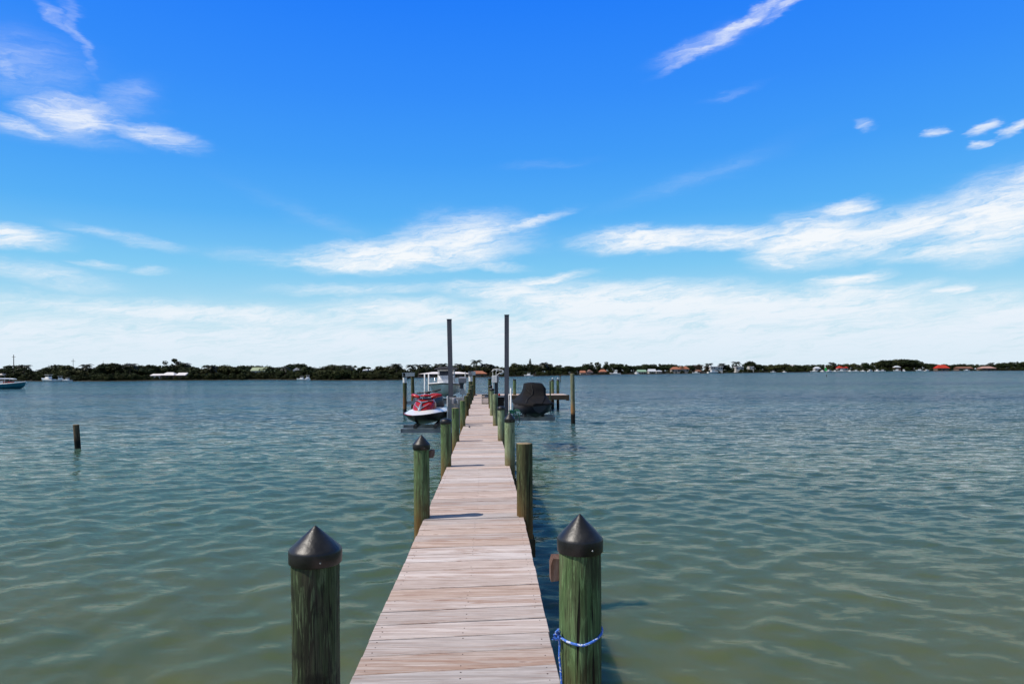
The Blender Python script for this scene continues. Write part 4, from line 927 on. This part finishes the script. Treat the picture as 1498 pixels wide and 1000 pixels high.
#@@HOUSES@@
def house(px0, px1, py_ridge, py_eave, py_base, off, roof, wall, label, style='hip', name='house', nwin=3):
    d = sd((px0 + px1) / 2) + off; pc = (px0 + px1) / 2
    a, b = P(px0, py_eave, d), P(px1, py_eave, d); zr = P(pc, py_ridge, d).z; ze = P(pc, py_eave, d).z; zb = max(.3, P(pc, py_base, d).z)
    zb = min(zb, ze - 1.2); w = b.x - a.x; dep = max(6., w * .5)
    root = empty(name, ((a.x + b.x) / 2, d, .3), 0, label, 'house'); hz = lambda z: z - .3
    h = w / 2; e = min(.6, w * .05)
    mb = MB(); mb.box(-h + e, h - e, 0, dep, -.2, hz(ze) - .02); wl = mb.build('wall', M[wall], root)
    mb = MB(); z0, z1 = hz(ze), hz(zr)
    if style == 'hip':
        i = min(h * .55, dep * .5); mb.add([(-h, -e, z0), (h, -e, z0), (h, dep + e, z0), (-h, dep + e, z0), (-h + i, dep / 2, z1), (h - i, dep / 2, z1)], [(0, 1, 5, 4), (1, 2, 5), (2, 3, 4, 5), (3, 0, 4), (3, 2, 1, 0)])
    elif style == 'gable':
        mb.add([(-h, -e, z0), (h, -e, z0), (h, dep + e, z0), (-h, dep + e, z0), (-h, dep / 2, z1), (h, dep / 2, z1)], [(0, 1, 5, 4), (1, 2, 5), (2, 3, 4, 5), (3, 0, 4), (3, 2, 1, 0)])
    elif style == 'front':
        mb.add([(-h, -e, z0), (h, -e, z0), (h, dep + e, z0), (-h, dep + e, z0), (0, -e, z1), (0, dep + e, z1)], [(0, 1, 4), (1, 2, 5, 4), (2, 3, 5), (3, 0, 4, 5), (3, 2, 1, 0)])
    else:
        mb.box(-h, h, -e, dep + e, z0, max(z1, z0 + .3))
    mb.build('roof', M[roof], root)
    for k in range(nwin):
        cx = -h + e + (w - 2 * e) * (k + .5) / nwin; ww = (w - 2 * e) / nwin * .27; hh = hz(ze)
        if hh < 1.2: continue
        mb = MB()
        if k == nwin // 2: mb.box(cx - ww * .8, cx + ww * .8, -.06, -.002, 0, min(2.2, hh * .85)); mb.build('door', M['winglass'], root)
        else: mb.box(cx - ww, cx + ww, -.05, -.002, max(.3, hh - 2.0), hh - .4); mb.build('window', M['winglass'], root)
    HOUSE_CLEAR.append((px0 - 2, px1 + 2, py_eave)); return root
house(-6, 8, 545.5, 548, 555, 14, 'rw', 'wall', 'small white-roofed house at the left edge above the teal motorboat')
house(53, 63, 543.5, 545.8, 552, 60, 'rw', 'wallw', 'small white-roofed house among trees left of the moored cruiser', 'gable')
house(219, 240, 546.5, 549, 553, 18, 'rw', 'wallw', 'low white-roofed house wing, left part of the long white roof', 'gable')
house(234, 255, 544.3, 548.6, 553, 16, 'rw', 'wallbrown', 'house with the tall middle part of the long white roof', 'hip')
house(257, 271, 544.9, 548.6, 553, 14, 'rw', 'wallbrown', 'small separate white-roofed house right of the long white roof', 'gable')
house(366, 388, 537.0, 542, 553, 20, 'rg', 'wallw', 'house with a pale green roof rising among the trees', 'gable')
house(400, 407, 541, 543.2, 552, 18, 'rw', 'wall', 'tiny white-roofed house between the pale green roof and the white gable', 'gable')
house(428, 438, 537.8, 541.5, 552, 20, 'rw', 'wallw', 'house with a white gable under the round treetop', 'front')
house(530, 537, 540, 541.6, 550, 30, 'rgrey', 'wall', 'small grey roof showing through the mangroves left of the lift pilings', 'gable')
house(612, 690, 543.6, 546.6, 551.5, 14, 'rw', 'wallbrown', 'long low house with a white roof behind the boat on its lift', 'hip', nwin=7)
house(686, 713, 542.2, 546.4, 551.5, 14, 'rorange', 'wallbrown', 'house with an orange hip roof beyond the dock end', 'hip')
house(810, 816, 537.6, 540.2, 548, 46, 'rw', 'wallw', 'small white house high among the trees behind the covered watercraft', 'gable')
house(849, 857, 541.8, 545, 548, 14, 'rorange', 'wall', 'small orange-roofed house nearest the tan mooring post', 'gable')
house(858, 868, 540.5, 544, 548, 18, 'rpink', 'wallpink', 'pinkish house right beside the small orange-roofed house', 'front')
house(877, 888, 540, 543.5, 548, 16, 'rorange', 'wallbrown', 'orange-roofed house right of the pinkish house', 'hip')
house(933, 946, 540.5, 543.6, 547, 16, 'rgreen', 'wall', 'house with a green roof on the right shore', 'gable')
house(949, 960, 539.5, 543, 547, 18, 'rgrey', 'wallw', 'pale grey-roofed house next to the green roof', 'gable')
house(960, 969, 540.8, 543, 547, 22, 'rgrey', 'wall', 'smaller grey-roofed house left of the orange villa', 'hip')
house(982, 996, 536.3, 540, 546.5, 18, 'rorange', 'wall', 'left wing of the big orange-roofed villa', 'hip')
house(992, 1009, 535.5, 539.5, 546.5, 26, 'rorange', 'wall', 'main house of the big orange-roofed villa', 'hip')
house(1017, 1027, 540.5, 543, 546, 20, 'rbrown', 'wallbrown', 'brown house among dry trees right of the orange villa', 'hip')
house(1039, 1058, 535.6, 536.6, 545.8, 14, 'rw', 'wallw', 'white flat-roofed modern house with large dark windows', 'flat', nwin=5)
house(1076, 1088, 535.8, 536.8, 545, 22, 'rw', 'wallw', 'white flat-roofed house second to the right of the modern house', 'flat')
house(1096, 1103, 535.8, 536.8, 545, 30, 'rw', 'wallw', 'narrow white flat-roofed house right of the second white one', 'flat')
house(1154, 1163, 533.6, 535, 544, 40, 'rw', 'wallw', 'small white house showing high above the trees near the marina', 'gable')
house(1192, 1201, 536, 538.8, 544, 20, 'rgrey', 'wallw', 'white house with pale roof left of the green sail', 'hip')
house(1226, 1241, 534.5, 538, 543.5, 26, 'rred', 'wallw', 'red-roofed white house right of the green sail', 'hip')
house(1254, 1264, 533.6, 536.0, 543, 50, 'rw', 'wall', 'pale roof under the start of the wooded rise', 'hip')
house(1309, 1318, 534.8, 537.0, 542, 20, 'rgrey', 'wallbrown', 'grey-roofed house below the tall wooded rise', 'hip')
house(1371, 1390, 533.3, 538.2, 541.5, 14, 'rred', 'wallbrown', 'large house with a bright red roof at far right', 'hip')
house(1402, 1424, 536, 538.6, 541.5, 16, 'rbrown', 'wallbrown', 'long brown-roofed house right of the bright red roof', 'gable')
house(1436, 1458, 535.6, 538.4, 541.5, 18, 'rpink', 'wallbrown', 'pinkish brown house nearest the right edge', 'hip')

# back row of trees follows the skyline of the photograph
px = -190.0; n = 0
while px < 1640:
    d0 = sd(px); cl = clear(px); wpx = random.uniform(7.0, 12.0) if px < 1100 else random.uniform(6.5, 10)
    d = d0 + (random.uniform(34, 60) if cl or px > 600 else random.uniform(22, 40)); top = itp(OUT, px) + random.uniform(-.4, 1.0)
    brown = 1010 < px < 1036
    kind, mt = ('clumpy', 'brownleaf') if brown else random.choice((('dome', 'leaf'), ('dome', 'leaf'), ('clumpy', 'leaf'), ('dome', 'leaf2')))
    hpx = 546 - top; wd = random.uniform(1.0, 1.45) * (15 / max(hpx, 8)) if hpx < 15 else random.uniform(.95, 1.35)
    adj = {'dome': 'dark round-crowned tree', 'clumpy': 'dark uneven clumpy tree'}[kind]
    if mt == 'leaf2': adj = 'olive green round-crowned tree'
    if brown: adj = 'brownish half-bare tree'
    tree(kind, mt, px, d, top, wd, 'shore_tree', adj + ' ' + where(px), 'tree', adj + 's ' + where(px))
    px += wpx; n += 1
# front row: mangroves and low trees at the water's edge
px = -190.0
while px < 1640:
    d0 = sd(px); h0 = 557 - 0
    if px < 598: hpx, stp, wd = random.uniform(8, 13), random.uniform(8, 13), random.uniform(.9, 1.4)
    elif px < 850: hpx, stp, wd = random.uniform(6, 9), random.uniform(11, 17), random.uniform(.9, 1.3)
    else: hpx, stp, wd = random.uniform(3.5, 6.5), random.uniform(10, 18), random.uniform(1., 1.6)
    base = itp([(-300, 557), (0, 557), (560, 556.3), (600, 553.5), (700, 552), (850, 548.5), (1000, 546.5), (1100, 545.2), (1300, 542.7), (1500, 542)], max(0, px))
    ea = eave_at(px)
    if ea is not None: hpx = min(hpx, base - ea - 1.2)
    if hpx > 2.4:
        tree('bush', 'mangrove', px, d0 + random.uniform(3, 9), base - hpx, wd, 'mangrove_bush', 'low waterline mangrove ' + where(px), 'bush', 'mangrove bushes ' + where(px), base=.1)
    px += stp
# low trees in front of the houses that stand up among the trees: only their roofs show
for a, b, e, bs in ((364, 391, 542.4, 556), (398, 410, 543.4, 556), (425, 441, 541.8, 555.5), (528, 539, 541.6, 556), (808, 818, 540.4, 550), (876, 889, 544.2, 549), (1152, 1165, 535.6, 545), (1252, 1266, 536.6, 543.5)):
    px = a
    while px <= b:
        tree('bush', 'mangrove', px, sd(px) + random.uniform(9, 13), e + random.uniform(.2, .9), random.uniform(.8, 1.1), 'shore_bush', 'leafy bush under a roof ' + where(px), 'bush', 'bushes under the roofs ' + where(px), base=.1)
        px += random.uniform(5, 7)
# undergrowth closing the view between the trunks
px = -190.0
while px < 1640:
    top = itp(OUT, px); base = itp([(-300, 557), (0, 557), (560, 556.3), (600, 553.5), (700, 552), (850, 548.5), (1000, 546.5), (1100, 545.2), (1300, 542.7), (1500, 542)], max(0, px))
    tree('bush', 'mangrove', px, sd(px) + random.uniform(64, 80), base + (top - base) * random.uniform(.55, .72), random.uniform(1.0, 1.3), 'undergrowth_bush', 'dark undergrowth between the trunks ' + where(px), 'bush', 'undergrowth ' + where(px), base=.1)
    px += random.uniform(11, 15) if px < 1000 else random.uniform(9, 13)
# the hump of mangroves left of the lift, standing out into the bay
for px, top, wd in ((470, 547, 1.6), (486, 540, 1.25), (502, 539.5, 1.3), (520, 545, 1.3), (536, 543.5, 1.3), (552, 544, 1.3), (566, 546, 1.4), (578, 548, 1.2), (340, 545, 1.4), (322, 546, 1.5), (308, 546, 1.3), (356, 546, 1.2), (180, 546, 1.4), (196, 546, 1.3), (160, 547, 1.3), (142, 547, 1.2), (120, 547, 1.3)):
    tree('bush', 'mangrove', px, sd(px) + 5, top, wd, 'mangrove_bush', 'tall rounded waterline mangrove ' + where(px), 'bush', 'tall mangroves ' + where(px), base=.1)
PALMS = [(36, 533, 'palm with a dark ragged head left of the moored cruiser'), (126, 532, 'palm sticking up just right of the thin second pole'), (191, 531, 'small palm poking above the round treetops left of the long white roof'), (269, 530.5, 'leaning palm right of the tall airy tree'), (308, 533.5, 'palm between the white roof and the pale green roof'), (417, 536, 'short palm left of the white gable'), (508, 533.5, 'palm above the mangrove hump left of the lift pilings'), (580, 531.5, 'palm at the right end of the mangrove point'), (601, 533, 'palm behind the two left lift pilings'), (613, 532.5, 'first palm above the left end of the long low white roof'), (624, 532, 'palm above the two white guide poles'), (641, 531.5, 'palm directly above the boat console'), (649, 531, 'palm just left of the left grey mast'), (671, 531.5, 'palm above the grey outboard'), (697, 526, 'tall palm with a dark bushy head above the orange hip roof'), (709, 531.5, 'palm to the right of the tall dark-headed palm'), (717, 532, 'palm left of the right grey mast'), (795, 529.5, 'palm behind the covered watercraft'), (803, 531.5, 'small palm above the two pale-tipped pilings'), (1037, 531, 'palm left of the white flat-roofed house'), (1056, 531, 'palm right above the white flat-roofed house'), (1077, 528.5, 'thin tall palm with a tiny head right of the white flat-roofed house'), (1217, 529.5, 'palm just right of the green sail'), (1450, 530, 'palm near the right edge above the brown house')]
for px, top, lab in PALMS:
    tree('palm', 'palm', px, sd(px) + random.uniform(16, 26) + (14 if clear(px) else 0), top, random.uniform(1.15, 1.5), 'palm_tree', lab, 'palm tree', 'palm trees on the far shore')
tree('airy', 'leaf', 253, sd(253) + 34, 523.5, 1.05, 'shore_tree', 'tall airy tree with separate leaf clumps above the long white roof', 'tree', variant=0, group='airy trees')
tree('airy', 'leaf', 266, sd(266) + 36, 528, 1.1, 'shore_tree', 'lower airy tree right beside the tall airy one above the white roof', 'tree', variant=1, group='airy trees')
tree('pine', 'leaf', 775.5, sd(775) + 40, 524.5, .9, 'pine_tree', 'narrow pointed pine rising above the trees behind the covered watercraft', 'tree', None)

# poles on the shore
for px, pt0, d, r, lab in ((20, 519.5, 330, .22, 'thick tall dark pole above the trees at far left'), (107, 525.5, 310, .12, 'thinner pole above the trees right of the moored cruiser'), (151, 528.5, 310, .07, 'tiny thin pole above the round treetops left of the white roof')):
    a = P(px, pt0, d); mb = MB(); mb.lathe([(r, 0), (r * .7, a.z - .3), (r * .5, a.z)], 8); mb.box(-.9 if r > .1 else -.2, .9 if r > .1 else .2, -.06, .06, a.z - 1.2, a.z - 1.05)
    tag(mb.build('utility_pole', M['trunk'], None, (a.x, d, .3)), lab, 'pole')
for px, pt0, d, lab in ((819.4, 548, 190, 'thin channel marker pole standing in the water beyond the end platform'), (1209, 548, 300, 'small dark marker pole in the water below the green sail')):
    a = P(px, pt0, d); mb = MB(); mb.lathe([(.13, -2), (.13, a.z - .4)], 8); mb.box(-.3, .3, -.16, -.13, a.z - .38, a.z); tag(mb.build('channel_marker', M['pile_stub'], None, (a.x, d, 0)), lab, 'marker')

# ------------------------------------------------------------------ boats on the far shore
def small_boat():
    root = empty('moored_boat', (0, 0, 0))
    hs = [(-3.5, 1.1, .95, 1.05, .25, -.2), (-1, 1.2, 1.0, 1.1, .25, -.3), (1, 1.15, 1.1, .95, .3, -.3), (2.5, .75, 1.3, .45, .5, -.1), (3.4, .25, 1.45, .1, .9, .5), (3.6, .05, 1.5, .03, 1.2, 1.1)]
    mb, rg = hull_mesh(hs, 3); mb.build('hull', M['white'], root)
    mb = MB(); mb.loft([[(r[0][0], r[0][1], r[0][2] - .03) for r in rg], [(r[-1][0], r[-1][1], r[-1][2] - .03) for r in rg]], False, False); mb.build('deck', M['white'], root)
    mb = MB(); mb.loft([[(-.75, y0, z), (.75, y0, z), (.6, y1, z), (-.6, y1, z)] for y0, y1, z in ((-1.4, 1.5, 1.0), (-1.3, .9, 1.7), (-1.2, .5, 2.0))]); cab = mb.build('cabin', M['white'], root)
    mb = MB(); mb.loft([[(-.66, .95, 1.45), (.66, .95, 1.45), (.66, .93, 1.4), (-.66, .93, 1.4)], [(-.6, .62, 1.85), (.6, .62, 1.85), (.6, .6, 1.8), (-.6, .6, 1.8)]]); mb.build('windscreen', M['glass'], cab)
    mb = MB()
    for s in (-1, 1): mb.tube([(s * .7, -1.2, 1.9), (s * .65, -1.0, 2.7)], .04, 5); mb.tube([(s * .6, .4, 1.95), (s * .6, .3, 2.7)], .04, 5)
    mb.bbox(-.95, .95, -1.8, .9, 2.69, 2.8, .03); mb.build('hardtop', M['white'], root)
    return root
proto = small_boat(); first = True
BOATS = [(70, 557.6, 1.25, 70, 'white cruiser moored on the left far shore, its cabin in the middle'), (89, 557.4, .95, -60, 'second white boat close to the right of the moored cruiser'), (98, 556.8, .7, 90, 'low boat right of the two moored boats on the left far shore'), (441, 554.4, .7, 80, 'small white boat below the white gable'), (450, 554.0, .9, 20, 'white boat with a tall cabin just left of the mangrove hump'), (773, 551.0, 1.0, 75, 'small white boat right of the right grey mast, far across the water'), (900, 547.9, 1.5, 80, 'white boat moored right of the orange-roofed house'), (931, 547.2, 1.2, 15, 'white boat in front of the green roof'), (1018, 546.2, 1.2, 80, 'small boat below the brown house'), (1043, 545.9, 2.0, -80, 'white yacht moored below the white flat-roofed house'), (1131, 544.9, 1.2, 85, 'small white boat alone right of the white houses'), (1147, 544.9, 1.1, 30, 'second small white boat, left of the marina'),
         (1190, 544.2, 1.6, 80, 'white boat at the left end of the marina'), (1203, 544.0, 1.5, 20, 'white boat just left of the green sail'), (1213, 543.8, 1.8, -70, 'white boat just right of the green sail'), (1221, 543.7, 1.4, 60, 'white boat left below the red-roofed white house'), (1231, 543.6, 2.0, 85, 'long white boat below the red-roofed white house'), (1243, 543.4, 1.5, 15, 'white boat right below the red-roofed white house'), (1252, 543.3, 1.6, 75, 'white boat in the middle of the marina'), (1262, 543.2, 1.4, 40, 'white boat under the pale roof at the marina'), (1273, 543.0, 1.7, -75, 'white boat right of the pale roof at the marina'), (1283, 542.9, 1.8, 20, 'white boat at the left foot of the wooded rise'), (1291, 542.8, 1.6, 80, 'boat under the left half of the wooded rise'), (1312, 542.6, 1.9, 75, 'boat below the grey-roofed house by the wooded rise'), (1322, 542.6, 1.7, -20, 'boat right below the grey-roofed house by the wooded rise'), (1345, 542.4, 2.0, 80, 'boat at the right foot of the wooded rise'), (1356, 542.4, 1.6, -80, 'last white boat of the marina, left of the bright red roof'), (1414, 542.3, 1.5, 80, 'white boat below the long brown-roofed house')]
for px, py, s, rz, lab in BOATS:
    o = proto if first else copy_tree(proto); first = False
    d = sd(px) - 4 - 3 * s; o.location = ((px - CX) / F * d, d, 0); s *= .8 if px < 1100 else .7; o.scale = (s, s, s); o.rotation_euler = (0, 0, R(rz)); tag(o, lab, 'boat', 'white boats moored on the far shore')
sl = P(1207, 543.5, sd(1207) - 14); sb_ = empty('sailboat', (sl.x, sl.y, 0), R(70), 'small sailboat with a green and white sail in front of the marina', 'sailboat')
mb, rg = hull_mesh([(-3, .8, .7, .7, .2, -.2), (0, 1., .75, .8, .2, -.3), (2.2, .6, .9, .3, .4, -.1), (3.2, .05, 1.0, .03, .8, .6)], 3); mb.build('hull', M['white'], sb_)
mb = MB(); mb.tube([(0, .6, .5), (0, .6, 9.5)], .07, 6); mb.build('mast', M['silver'], sb_)
def sail(z0, z1, w0, w1):
    m_ = MB(); m_.loft([[(0, .5, z0), (.12, .5 - w0 * .5, z0), (0, .5 - w0, z0), (-.02, .5 - w0 * .5, z0)], [(0, .5, z1), (.08, .5 - w1 * .5, z1), (0, .5 - w1, z1), (-.02, .5 - w1 * .5, z1)]]); return m_
sail(1.4, 5.6, 3.2, 1.8).build('sail', M['greensail'], sb_); sail(5.61, 9.2, 1.8, .15).build('upper_sail', M['white'], sb_)

# ------------------------------------------------------------------ render settings
vs = SC.view_settings; vs.view_transform = 'Standard'; vs.look = 'None'; vs.exposure = 0; vs.gamma = 1
SC.cycles.max_bounces = 4; SC.cycles.diffuse_bounces = 2; SC.cycles.glossy_bounces = 3; SC.cycles.caustics_reflective = False; SC.cycles.caustics_refractive = False
SC.cycles.sample_clamp_indirect = 4
